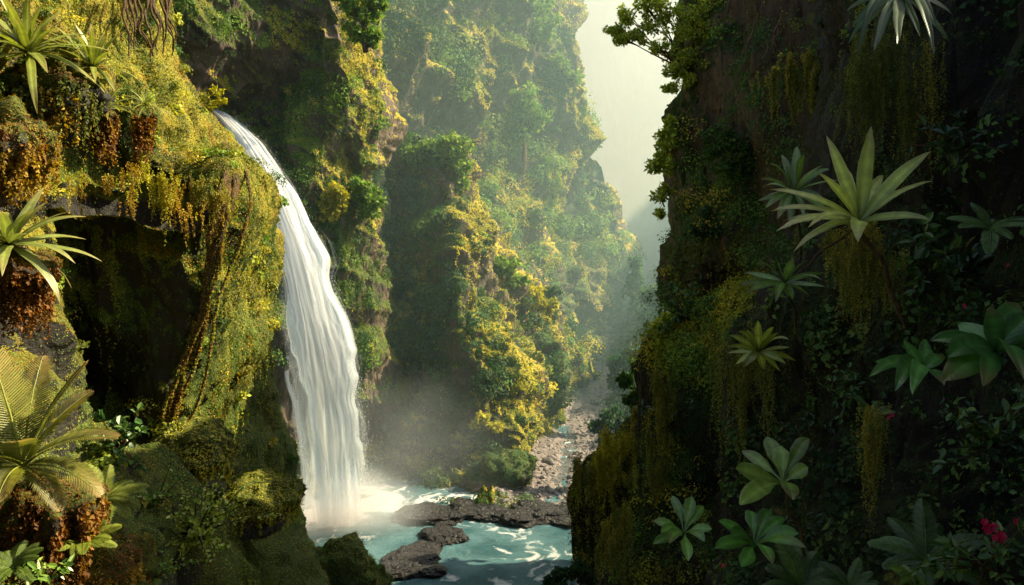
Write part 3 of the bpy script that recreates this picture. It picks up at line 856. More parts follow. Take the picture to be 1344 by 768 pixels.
def crown_tree(name, label, cat, base, clusters, d, leaf, pal, trunk=.12, group=None, nper=420, spread=.12, mat=None):
    """clusters: (px, py, radius px[, extra depth]); trunk and limbs run from base (px, py) to each"""
    b = P(base[0], base[1], d + (base[2] if len(base) > 2 else 0))
    root = empty(name, b, label, cat, group)
    mb, L = MB(), Leaves()
    cs = [(P(c[0], c[1], d + (c[3] if len(c) > 3 else 0)), c[2] * px_m(d)) for c in clusters]
    cen = np.mean([c for c, r in cs], 0)
    fork = b + (cen - b) * .45 + np.array([0, 0, .1]) * np.linalg.norm(cen - b)
    V, Q = tube([b - np.array([0, 0, trunk * 2]), b + (fork - b) * .5 + rng.normal(0, trunk * .5, 3), fork], [trunk, trunk * .75, trunk * .6], 8, 10)
    mb.add(V, Q)
    for c, r in cs:
        V, Q = tube([fork, fork + (c - fork) * .5 + rng.normal(0, .12, 3) * r * 1.5, c + (c - fork) * .05], [trunk * .5, trunk * .3, trunk * .1], 6, 10)
        mb.add(V, Q)
        ns = 5
        for k in range(ns):
            e = c + rdir(1)[0] * r * .8
            V, Q = tube([fork + (c - fork) * .75, (c + e) / 2, e], [trunk * .2, trunk * .12, trunk * .04], 4, 5)
            mb.add(V, Q)
        m = int(nper * rng.uniform(.8, 1.2))
        # sub-clumps so the outline stays ragged with gaps
        sub = rdir(9) * r * rng.uniform(.35, 1., (9, 1)) * np.array([1, 1, .75])
        sr = r * rng.uniform(.22, .42, 9)
        k = rng.integers(0, 9, m)
        u = rdir(m)
        q = c + sub[k] + u * (sr[k] * rng.uniform(.3, 1.1, m))[:, None]
        s = leaf * rng.uniform(.6, 1.4, m)
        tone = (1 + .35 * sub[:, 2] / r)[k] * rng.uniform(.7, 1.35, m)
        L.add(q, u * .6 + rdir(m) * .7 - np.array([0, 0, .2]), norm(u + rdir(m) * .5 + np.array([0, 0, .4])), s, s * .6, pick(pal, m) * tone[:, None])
    link('trunk', mb.mesh('trunk', b), BARK, root)
    link('crown', leafy_mesh(L, 'crown', b, False), mat or LEAF, root)
    return root

def blob(name, label, cat, c, rad, mat, seed, amp=.25, scale=None, moss=.3, cover=None, group=None, rot=0., kids=None, sub=5):
    import bmesh
    bm = bmesh.new()
    bmesh.ops.create_icosphere(bm, subdivisions=sub, radius=1.)
    V = np.array([v.co[:] for v in bm.verts]); T = np.array([[v.index for v in f.verts] for f in bm.faces])
    bm.free()
    rad = np.asarray(rad, float)
    sc = scale or .8
    V0 = V.copy()
    V = V * (1 + amp * fbm(V0 + seed * 3.7, sc, 4, seed) + amp * .5 * (np.floor(fbm(V0 + seed, .9, 2, seed + 5) * 4) / 4) + amp * .5 * ridged(V0 + seed, .35, 3, seed + 9))[:, None] * rad
    ca, sa = math.cos(rot), math.sin(rot)
    V = V @ np.array([[ca, sa, 0], [-sa, ca, 0], [0, 0, 1]])
    N = norm(V / rad ** 2)
    mm = np.clip(moss + .5 * N[:, 2] + .4 * fbm(V, .6, 3, seed), 0, 1)
    me = mesh_from(name, V, T, True, {'moss': mm})
    root = tag(link(name, me, mat, None, c), label, cat, group)
    if cover:
        pals, n, size = cover
        L = Leaves()
        k = rng.choice(len(V), n, p=(w_ := np.clip(N[:, 2] + .75, .03, 1) * (mm > .15)) / w_.sum())
        q = V[k] + rdir(n) * rad.min() * .03
        s = size * rng.uniform(.5, 1.5, n)
        r_ = rdir(n)
        d = r_ - N[k] * (r_ * N[k]).sum(1, keepdims=True) + N[k] * .3 - np.array([0, 0, .3])
        L.add(q, d, norm(N[k] + rdir(n) * .35), s, s * .6, colors_at(q + np.asarray(c), pals, rad.mean() * .8))
        # skirts of moss hanging off the rim
        rim = np.where((np.abs(N[:, 2]) < .35) & (V[:, 1] < rad[1] * .5))[0]
        st = V[rng.choice(rim, 160)]
        drapes(L, st, (rad[2] * .25, rad[2] * .9), 26, pals, 2.4, .03, rad.mean() * .03)
        link('moss', leafy_mesh(L, 'moss', (0, 0, 0), False), LEAF, root)
    return root

def curtain(name, label, pts, n, length, pals, size=2.2, thick=.03, k=60, group=None, sway=.03, jit=.15):
    """moss hanging in uneven beards from a lip (list of points): tufts of strands, each tuft its own length"""
    lip = catmull(np.asarray(pts), 80)
    nt_ = max(6, n // 9)
    at = lip[rng.integers(0, 80, nt_)] + rng.normal(0, jit, (nt_, 3)) * np.array([1, 1, 2.2])
    ln = rng.uniform(0, 1, nt_) ** 1.8
    wd = rng.uniform(.02, .085, nt_) * (1 + jit * 2)
    L = Leaves()
    for q in range(nt_):
        m = int(rng.integers(4, 16))
        st = at[q] + rng.normal(0, 1, (m, 3)) * wd[q] * np.array([1, .8, 1.6])
        a = length[0] + (length[1] - length[0]) * ln[q]
        drapes(L, st, (a * .45, a * 1.1), int(k * (.5 + a / length[1])), pals, size, sway, thick * rng.uniform(.6, 1.3))
    o = np.mean(lip, 0)
    return tag(link(name, leafy_mesh(L, name, o, False), LEAF, None, o), label, 'hanging moss', group)

# ------------------------------------------------------------------ the waterfall
def fall_material(name, cut, soft, scale, col):
    m, nt, out = newmat(name)
    L = nt.links.new
    uv = nd(nt, 'ShaderNodeUVMap')
    mp = nd(nt, 'ShaderNodeMapping'); mp.inputs['Scale'].default_value = (scale, 1.1, 1)
    L(uv.outputs[0], mp.inputs['Vector'])
    n1 = nd(nt, 'ShaderNodeTexNoise', Scale=1., Detail=7., Roughness=.62, Distortion=.7)
    mp2 = nd(nt, 'ShaderNodeMapping'); mp2.inputs['Scale'].default_value = (scale * 4, 3.2, 1)
    L(uv.outputs[0], mp2.inputs['Vector'])
    n2 = nd(nt, 'ShaderNodeTexNoise', Scale=1., Detail=4., Roughness=.6)
    L(mp.outputs[0], n1.inputs['Vector']); L(mp2.outputs[0], n2.inputs['Vector'])
    av = nd(nt, 'ShaderNodeMath', operation='MULTIPLY_ADD'); av.inputs[1].default_value = .35
    L(n2.outputs['Fac'], av.inputs[0]); L(n1.outputs['Fac'], av.inputs[2])
    at = nd(nt, 'ShaderNodeAttribute', attribute_name='body')
    ad = nd(nt, 'ShaderNodeMath', operation='ADD')
    L(av.outputs[0], ad.inputs[0]); L(at.outputs['Fac'], ad.inputs[1])
    al = nd(nt, 'ShaderNodeMapRange'); al.inputs['From Min'].default_value, al.inputs['From Max'].default_value = cut, cut + soft
    L(ad.outputs[0], al.inputs['Value'])
    r = nd(nt, 'ShaderNodeValToRGB')
    r.color_ramp.elements[0].position, r.color_ramp.elements[0].color = .42, (*[c * .82 for c in col], 1)
    r.color_ramp.elements[1].position, r.color_ramp.elements[1].color = .85, (*col, 1)
    mp3 = nd(nt, 'ShaderNodeMapping'); mp3.inputs['Scale'].default_value = (2.2, 1.6, 1)
    L(uv.outputs[0], mp3.inputs['Vector'])
    n3 = nd(nt, 'ShaderNodeTexNoise', Scale=1., Detail=2.); L(mp3.outputs[0], n3.inputs['Vector'])
    a3 = nd(nt, 'ShaderNodeMath', operation='MULTIPLY_ADD'); a3.inputs[1].default_value = .7
    a4 = nd(nt, 'ShaderNodeMath', operation='ADD'); a4.inputs[1].default_value = -.35
    L(n3.outputs['Fac'], a3.inputs[0]); L(av.outputs[0], a3.inputs[2]); L(a3.outputs[0], a4.inputs[0]); L(a4.outputs[0], r.inputs['Fac'])
    df, tr = nd(nt, 'ShaderNodeBsdfDiffuse'), nd(nt, 'ShaderNodeBsdfTranslucent')
    L(r.outputs['Color'], df.inputs['Color']); L(r.outputs['Color'], tr.inputs['Color'])
    mx = nd(nt, 'ShaderNodeMixShader', Fac=.45)
    L(df.outputs[0], mx.inputs[1]); L(tr.outputs[0], mx.inputs[2])
    bp = nd(nt, 'ShaderNodeBump', Strength=.15, Distance=.3)
    L(av.outputs[0], bp.inputs['Height']); L(bp.outputs[0], df.inputs['Normal'])
    tp = nd(nt, 'ShaderNodeBsdfTransparent')
    m2 = nd(nt, 'ShaderNodeMixShader')
    L(al.outputs[0], m2.inputs['Fac']); L(tp.outputs[0], m2.inputs[1]); L(mx.outputs[0], m2.inputs[2])
    L(m2.outputs[0], out.inputs['Surface'])
    return m

fp = [(286, 145, 67.0, 9), (304, 160, 65.6, 13), (325, 184, 64.4, 17), (345, 214, 63.5, 20), (367, 252, 62.8, 23), (387, 300, 62.4, 26), (402, 350, 62.1, 32),
      (413, 400, 61.8, 36), (424, 450, 61.6, 40), (432, 500, 61.5, 42), (438, 550, 61.4, 42), (442, 600, 61.4, 42), (444, 650, 61.4, 43), (445, 705, 61.4, 46)]
fpx = catmull(np.array(fp, float), 170)
wf = empty('waterfall', P(445, 672, 64), 'tall white waterfall sliding off the mossy cliff into the turquoise pool', 'waterfall')
wo_ = np.array(wf.location)
def fall_sheet(name, wscale, doff, cut, soft, scale, col, shift=0., seed=0, bulge=1.2, lo=0., edge=.75):
    M_ = 44
    s = np.linspace(-1, 1, M_)
    v = np.linspace(0, 1, len(fpx))
    cen = P(fpx[:, 0] + shift * fpx[:, 3], fpx[:, 1], fpx[:, 2])
    hw = fpx[:, 3] * px_m(fpx[:, 2]) * wscale
    rag = 1 + .22 * fbm(np.stack([v * 14, s[0] + 0 * v, 0 * v + seed], -1), 1., 3, 91 + seed)
    V = cen[:, None] + np.stack([s[None] * (hw * rag)[:, None], -doff - bulge * np.sqrt(np.clip(1 - s ** 2, 0, 1))[None] * np.minimum(hw, 2.)[:, None] * .5, 0 * s[None] * hw[:, None]], -1)
    st = fbm(np.stack([np.broadcast_to(s[None] * 5, V.shape[:2]), np.broadcast_to(v[:, None] * 2.2, V.shape[:2]), np.full(V.shape[:2], seed * 2.)], -1), 1., 4, 95 + seed)
    V[..., 1] -= .35 * st
    body = edge * (1 - np.abs(s[None]) ** 2.2) + 0 * v[:, None] - .55 * sstep(-v, -.03, 0)[:, None] + .15 * sstep(v, .0, .3)[:, None] - .5 * sstep(v, .80, 1.)[:, None]
    n = len(fpx)
    idx = np.arange(n * M_).reshape(n, M_)
    Q = np.stack([idx[:-1, :-1], idx[1:, :-1], idx[1:, 1:], idx[:-1, 1:]], -1).reshape(-1, 4)
    uv = np.stack([np.broadcast_to((s * .5 + .5)[None] + seed * .37, V.shape[:2]), np.broadcast_to(v[:, None] * 2.6, V.shape[:2])], -1).reshape(-1, 2)
    return link(name, mesh_from(name, V.reshape(-1, 3) - wo_, Q, True, {'body': body.ravel()}, uv), fall_material(name, cut, soft, scale, col), wf)
fall_sheet('water_curtain', .92, 0., .62, .55, 6., (.82, .93, 1.), edge=.72, seed=0)
fall_sheet('water_veil', 1.02, .6, 1.0, .6, 8., (.93, .97, 1.), edge=.6, seed=1)
fall_sheet('water_veil', 1.30, -.5, .95, .8, 7., (.90, .95, 1.), edge=.5, seed=2)
fall_sheet('water_veil', 1.22, 1.0, 1.0, .8, 9., (.93, .97, 1.), edge=.5, seed=3)
# droplets thrown off the edges and the foot
Lw = Leaves()
m = 5200
i_ = (rng.random(m) ** .7 * (len(fpx) - 1)).astype(int)
cen = P(fpx[i_, 0], fpx[i_, 1], fpx[i_, 2])
hw_ = fpx[i_, 3] * px_m(fpx[i_, 2])
sd_ = rng.choice([-1, 1], m) * rng.uniform(.75, 1.0, m) + rng.normal(0, .16, m)
q = cen + np.stack([sd_ * hw_, -rng.uniform(0, 1.4, m), rng.normal(0, .4, m)], 1)
d_ = np.stack([rng.normal(0, .15, m) + .25, 0 * i_, -np.ones(m)], 1)
s_ = rng.uniform(.04, .22, m) * (.35 + .65 * i_ / len(fpx))
Lw.add(q - wo_, d_, rdir(m), s_, s_ * rng.uniform(.12, .3, m), np.array([.85, .92, .96]))
link('water_droplet', leafy_mesh(Lw, 'water_droplet', (0, 0, 0), False), LEAF, wf)['kind'] = 'stuff'
# thin side trickle on the left
tr_ = catmull(np.array([(372, 440, 67, 3), (376, 470, 66.8, 4), (378, 500, 66.5, 4), (388, 530, 66, 5), (396, 570, 65.6, 6), (402, 620, 65.2, 8), (404, 680, 65, 9)], float), 70)
s = np.linspace(-1, 1, 12)
V = P(tr_[:, 0][:, None] + s[None] * tr_[:, 3][:, None], tr_[:, 1][:, None] + 0 * s, tr_[:, 2][:, None] - .6 + 0 * s)
idx = np.arange(70 * 12).reshape(70, 12)
Q = np.stack([idx[:-1, :-1], idx[1:, :-1], idx[1:, 1:], idx[:-1, 1:]], -1).reshape(-1, 4)
uv = np.stack(np.broadcast_arrays((s * .5 + .5)[None] * .4, np.linspace(0, 2, 70)[:, None]), -1).reshape(-1, 2)
link('side_trickle', mesh_from('side_trickle', V.reshape(-1, 3) - wo_, Q, True, {'body': np.broadcast_to(.5 * (1 - s[None] ** 2), (70, 12)).ravel()}, uv), fall_material('side_trickle', .62, .5, 5., (.85, .9, .92)), wf)

# drifting spray at the foot
def spray(c, rad, dens):
    m, nt, out = newmat('mist')
    tc = nd(nt, 'ShaderNodeTexCoord')
    ln = nd(nt, 'ShaderNodeVectorMath', operation='LENGTH')
    nz = nd(nt, 'ShaderNodeTexNoise', Scale=1.6, Detail=3.)
    nt.links.new(tc.outputs['Object'], ln.inputs[0]); nt.links.new(tc.outputs['Object'], nz.inputs['Vector'])
    mr = nd(nt, 'ShaderNodeMapRange'); mr.interpolation_type = 'SMOOTHSTEP'
    mr.inputs['From Min'].default_value, mr.inputs['From Max'].default_value = 1., .1
    mr.inputs['To Min'].default_value, mr.inputs['To Max'].default_value = 0, dens
    nt.links.new(ln.outputs['Value'], mr.inputs['Value'])
    mu = nd(nt, 'ShaderNodeMath', operation='MULTIPLY'); nt.links.new(mr.outputs[0], mu.inputs[0])
    m2 = nd(nt, 'ShaderNodeMapRange'); m2.inputs['From Min'].default_value, m2.inputs['From Max'].default_value = .3, .65
    nt.links.new(nz.outputs['Fac'], m2.inputs['Value']); nt.links.new(m2.outputs[0], mu.inputs[1])
    vs = nd(nt, 'ShaderNodeVolumeScatter', Anisotropy=.1)
    vs.inputs['Color'].default_value = (.84, .94, 1, 1)
    nt.links.new(mu.outputs[0], vs.inputs['Density']); nt.links.new(vs.outputs[0], out.inputs['Volume'])
    import bmesh
    bm = bmesh.new(); bmesh.ops.create_icosphere(bm, subdivisions=3, radius=1.)
    me = bpy.data.meshes.new('mist'); bm.to_mesh(me); bm.free()
    o = tag(link('mist', me, m, None, c), kind='stuff')
    o.scale = rad
spray(P(455, 668, 59.8), (7.5, 4.5, 4.2), .5)
spray(P(520, 590, 70), (13, 9, 9), .035)

# ------------------------------------------------------------------ rocks in the pool
def pool_pt(px, py, z=0.):
    d = (CAMZ - z) / math.tan(math.atan((py - CY) / F) + TH)
    return P(px, py, d)
RK = [
    (560, 676, (2.4, 2.0, 1.0), 'broad dark wet rock at the left end of the rock bar across the pool'),
    (607, 670, (2.3, 1.6, 1.3), 'dark humped rock standing highest in the middle of the rock bar'),
    (648, 676, (2.0, 1.5, .9), 'flat dark rock below the mossy boulder on the rock bar'),
    (686, 682, (1.3, 1.2, .9), 'pointed dark rock jutting into the pool from the right half of the rock bar'),
    (712, 672, (2.4, 1.6, .9), 'low pale grey rock where the river bed meets the pool'),
    (728, 676, (2.0, 1.6, 1.2), 'grey rock at the right end of the rock bar beside the buttress'),
    (578, 702, (1.5, 1.3, .8), 'dark rock tucked under the left end of the rock bar'),
    (600, 706, (.7, .6, .5), 'small dark rock with foam around it below the rock bar'),
    (548, 730, (1.8, 1.6, .8), 'dark rock between the pool and the near mossy mound'),
    (568, 750, (.9, .8, .6), 'small black rock tip at the bottom edge of the pool'),
    (525, 748, (1.6, 1.3, .9), 'dark rock touching the near mossy mound at the bottom'),
]
for k, (px, py, r, lab) in enumerate(RK):
    blob('river_rock', lab, 'rock', pool_pt(px, py, .1), np.array(r) * np.array([1.2, 1.05, .5]), ROCK_WET, 20 + k, .38, .9, -.4, None, 'dark rocks in the pool', rot=k * 1.3, sub=5)
blob('mossy_boulder', 'green mossy boulder at the foot of the ridge by the river bed', 'boulder', P(655, 622, 71.5), (3.2, 2.6, 1.9), ROCK_FAR, 41, .4, .9, .45, (['olive', 'mid', 'olive'], 12000, .13))
blob('mossy_mound', 'large dome of green moss beside the pool at the bottom of the photo', 'mossy mound', P(446, 782, 45), (2.9, 3.0, 3.0), ROCK_NEAR, 42, .34, .9, .6, (['light', 'rmoss', 'light', 'mid'], 26000, .075))
blob('mossy_mound', 'golden mossy hump under the thick hanging root', 'mossy mound', P(262, 606, 18.3), (.95, 1.3, .82), ROCK_NEAR, 43, .42, .9, .6, (['gold', 'sunlit', 'olive', 'gold'], 16000, .038))
blob('mossy_mound', 'smaller sunlit yellow moss cushion right of the golden hump', 'mossy mound', P(340, 660, 23.6), (1.1, 1.4, .72), ROCK_NEAR, 44, .4, .9, .6, (['gold', 'sunlit', 'gold'], 14000, .042))
blob('mossy_mound', 'round orange-brown moss dome at the bottom left below the ferns', 'mossy mound', P(150, 752, 10.2), (.42, .45, .5), ROCK_NEAR, 45, .34, .9, .7, (['rust', 'amber', 'amber', 'olive'], 9000, .028))

# ------------------------------------------------------------------ left: root clumps and their plants
def clump(label, px, py, d, r, pals, n=9000, size=.03, drop=(.3, .9), seed=50, strands=150):
    """shaggy root ball a plant sits on: core, moss, hanging strands"""
    c = P(px, py, d)
    o = blob('root_clump', label, 'root clump', c, r, ROCK_NEAR, seed, .45, .8, .5, (pals, n, size), None)
    L = Leaves()
    st = rdir(strands) * np.array(r) * np.array([.95, .95, .25]) + np.array([0, 0, -r[2] * .35])
    drapes(L, st, drop, 34, pals, 2.3, .03, .02)
    link('hanging_strand', leafy_mesh(L, 'hanging_strand', (0, 0, 0), False), LEAF, o)
    return o
clump('shaggy rust-red root mass under the feather-leaved cycad', 52, 668, 8., (.46, .42, .50), ['rust', 'rust', 'amber', 'rust'], 19200, 0.0158, (.3, .9), 51)
clump('rust-brown root ball under the bromeliad at mid height on the left edge', 28, 352, 9., (.30, .3, .22), ['rust', 'rust', 'amber'], 11200, 0.0158, (.2, .75), 52)
clump('yellow-brown moss clump hanging on the left edge above the mid bromeliad', 14, 190, 10., (.42, .4, .42), ['amber', 'rust', 'gold'], 12800, 0.0187, (.2, .6), 53)
clump('orange trailing roots under the small bromeliad on the ledge', 136, 165, 12.4, (.16, .16, .22), ['rust', 'amber', 'rust'], 4000, 0.0173, (.2, .55), 54, 70)
clump('thin orange roots under the smallest bromeliad on the ledge', 186, 160, 13.6, (.16, .16, .2), ['rust', 'amber', 'olive'], 4000, 0.0173, (.2, .65), 55, 60)
clump('dark mossy root mass under the two big bromeliads at the top', 62, 112, 11.6, (.75, .45, .42), ['amber', 'olive', 'rust', 'olive'], 17600, 0.0202, (.2, .7), 56, 190)

GREEN, YG = (.16, .22, .035), (.19, .22, .035)
up = (.25, -.35, 1)
rosette('bromeliad', 'largest bromeliad with broad arching leaves in the top left corner', 'bromeliad', P(38, 70, 11.3), (.1, -.4, 1), 32, 1.15, .15, (-.15, 1.35), 1.0, 'strap', YG, (.34, .28, .08), mat=PALE, az0=.3)
rosette('bromeliad', 'spiky bromeliad right of the largest one at the top', 'bromeliad', P(122, 88, 12.), (.15, -.3, 1), 30, .88, .10, (-.1, 1.3), .9, 'strap', YG, (.36, .3, .08), mat=PALE, az0=1.)
rosette('bromeliad', 'small bromeliad on trailing orange roots below the spiky one', 'bromeliad', P(140, 142, 12.2), (.1, -.4, 1), 26, .50, .05, (-.1, 1.3), .9, 'strap', YG, (.36, .3, .06), mat=PALE, az0=2.)
rosette('bromeliad', 'smallest bromeliad at the right end of the upper ledge', 'bromeliad', P(192, 138, 13.3), (.2, -.4, 1), 22, .44, .045, (-.1, 1.3), .9, 'strap', YG, (.36, .3, .06), mat=PALE, az0=.2)
rosette('bromeliad', 'bromeliad with wide drooping leaves on a rust-brown root ball at the left edge', 'bromeliad', P(12, 322, 8.7), (.25, -.3, 1), 24, .92, .14, (-.25, 1.35), 1.0, 'strap', (.17, .20, .04), (.34, .28, .08), mat=PALE, az0=.9)
# cycad
cy_ = empty('cycad', P(30, 612, 7.6), 'cycad with long feathery fronds on a rust-red root mass', 'cycad')
for az, el, L_, arch, vee in ((2.5, 1.35, 1.35, .5, .2), (.35, 1.18, 1.32, .35, .15), (.02, .75, 1.12, .85, .35), (-.22, .35, 1.0, 1.15, .35), (-.6, .25, .8, 1.3, .3), (.9, 1.0, 1.0, .7, .3),
                              (-1.3, .5, .8, 1.0, .3), (-1.9, .9, .95, .9, .25), (3.3, .7, 1.1, .9, .3), (-2.6, .3, .7, 1., .3), (1.7, 1.2, 1.2, .6, .2), (-1.0, 1.1, .9, .8, .2), (2.9, 1.0, 1.2, .6, .2)):
    mb = frond_mesh(L_, el, arch, 48, .0138, .20, (.21, .23, .04), (.08, -.25, 1), az, vee, .12, (.38, .25, .08))
    link('frond', mb.mesh('frond'), PALE, cy_)

def fern(label, p, axis, n, L, col, els=(.15, 1.1), arch=1.1, group=None, mat=None, az0=0.):
    root = empty('fern', p, label, 'fern', group)
    for k in range(n):
        el = els[0] + (els[1] - els[0]) * random.random()
        mb = frond_mesh(L * random.uniform(.7, 1.1), el, arch * random.uniform(.7, 1.2), 30, .035, .20, np.array(col) * random.uniform(.7, 1.3), axis, az0 + k * 2.4, .1, .2)
        link('frond', mb.mesh('frond'), mat or LEAF, root)
    return root
fern('bright green fern below the cycad', P(138, 655, 9.6), (.2, -.5, 1), 16, .62, (.16, .19, .03))
fern('lime fern fronds between the cycad root mass and the orange moss dome', P(112, 712, 7.9), (.2, -.6, 1), 14, .42, (.20, .24, .03))
fern('low dark fern in the bottom left corner', P(18, 745, 7.), (.1, -.6, 1), 10, .38, (.08, .12, .02))
shrub('leafy_shrub', 'dark round-leaved climber in the shade right of the cycad', 'shrub', on(left, 160, 590, .1)[0], (.1, -1, .2), 1.1, 20, 240, .17, 'rgreen', spread=.9, lw=.75)
shrub('leafy_shrub', 'pale-leaved bush below the golden moss hump', 'shrub', on(left, 262, 705, .1)[0], (.2, -1, .3), 1.5, 40, 1300, .095, 'glow', spread=.8, lw=.7)
shrub('leafy_shrub', 'small green-leaved sprigs left of the pale-leaved bush', 'shrub', on(left, 205, 655, .1)[0], (.1, -1, .3), 1., 18, 320, .09, 'light', spread=.8, lw=.6)
shrub('leafy_shrub', 'green sprigs along the bottom edge beside the orange moss dome', 'shrub', on(left, 212, 752, .05)[0], (.1, -1, .4), .7, 18, 320, .085, 'light', spread=.8, lw=.6)
shrub('leafy_shrub', 'broad-leaved seedlings in the bottom left corner', 'shrub', P(70, 752, 7.2), (.1, -1, .6), .32, 10, 70, .10, 'light', spread=.8, lw=.5)
shrub('leafy_shrub', 'tiny dark leafy sprig under the root ball ledge on the left', 'shrub', P(60, 182, 11.4), (.1, -1, -.2), .5, 10, 120, .07, 'deep', spread=.7, lw=.5)
crown_tree('sapling', 'thin golden sapling where the waterfall spills over the cliff edge', 'sapling', (262, 155), [(268, 128, 10), (284, 120, 9), (276, 138, 9), (290, 132, 6)], 25, .10, 'gold', .02, nper=90)

# mossy root down the rock block's edge; its gold stands for sunlight there
def strand(pts, r0, r1, n=60, seed=0, wob=.03):
    q = catmull(np.array(pts), n)
    t = np.linspace(0, 1, n)
    q = q + np.stack([np.sin(t * 11 + seed), np.cos(t * 9 + seed * 2), 0 * t], -1) * wob + .03 * fbm(q + seed, .5, 3, seed)[:, None]
    return q, np.linspace(r0, r1, n) * (1 + .25 * fbm(q + seed, .3, 2, seed + 3))
hr_pts = [P(300, 190, 21.), P(303, 235, 17.6), P(297, 285, 16.9), P(286, 340, 17.0), P(272, 395, 17.1), P(256, 450, 17.2), P(241, 505, 17.3), P(228, 552, 17.6)]
hr = empty('hanging_root', hr_pts[-1], 'thick twisted root furred with golden moss hanging down the dark rock', 'root')
L = Leaves()
for k in range(8):
    off = rng.normal(0, .10, 3) * np.array([1, .6, 0])
    q, r = strand(np.array(hr_pts) + off, random.uniform(.03, .085), .025, 70, k, .09)
    V, Q = tube(q, r, 8)
    mb = MB(); mb.add(V - np.array(hr.location), Q)
    link('root_strand', mb.mesh('root_strand', None, .25), BARK, hr)
    m = 2600
    i = rng.integers(0, 70, m)
    n_ = norm(rdir(m) + np.array([.5, 0, .2]))
    s = rng.uniform(.02, .05, m)
    L.add(q[i] + n_ * r[i][:, None] - np.array(hr.location), n_ * .6 + rdir(m) * .7 - np.array([0, 0, .4]), norm(rdir(m) + n_), s, s * .6, colors_at(q[i], ['amber', 'gold', 'amber'], .5))
link('moss', leafy_mesh(L, 'moss', (0, 0, 0), False), LEAF, hr)
# stringy roots on the top left rock
sr = empty('root_curtain', P(205, 60, 16.5), 'pale stringy roots running down the rock at the top left', 'roots')
for k in range(14):
    x = 160 + k * 4.6
    q, r = strand([P(x, -40, 14.5 + k * .2), P(x + 4 + random.uniform(-4, 4), 10, 14.4 + k * .2), P(x + 8 + random.uniform(-6, 6), 40, 14.3 + k * .22), P(x + 10 + random.uniform(-8, 8), 55 + random.uniform(0, 30), 14.3 + k * .25)], .035, .012, 40, k, .04)
    V, Q = tube(q - np.array(sr.location), r, 6)
    mb = MB(); mb.add(V, Q)
    link('root_strand', mb.mesh('root_strand', None, .1), BARK, sr)

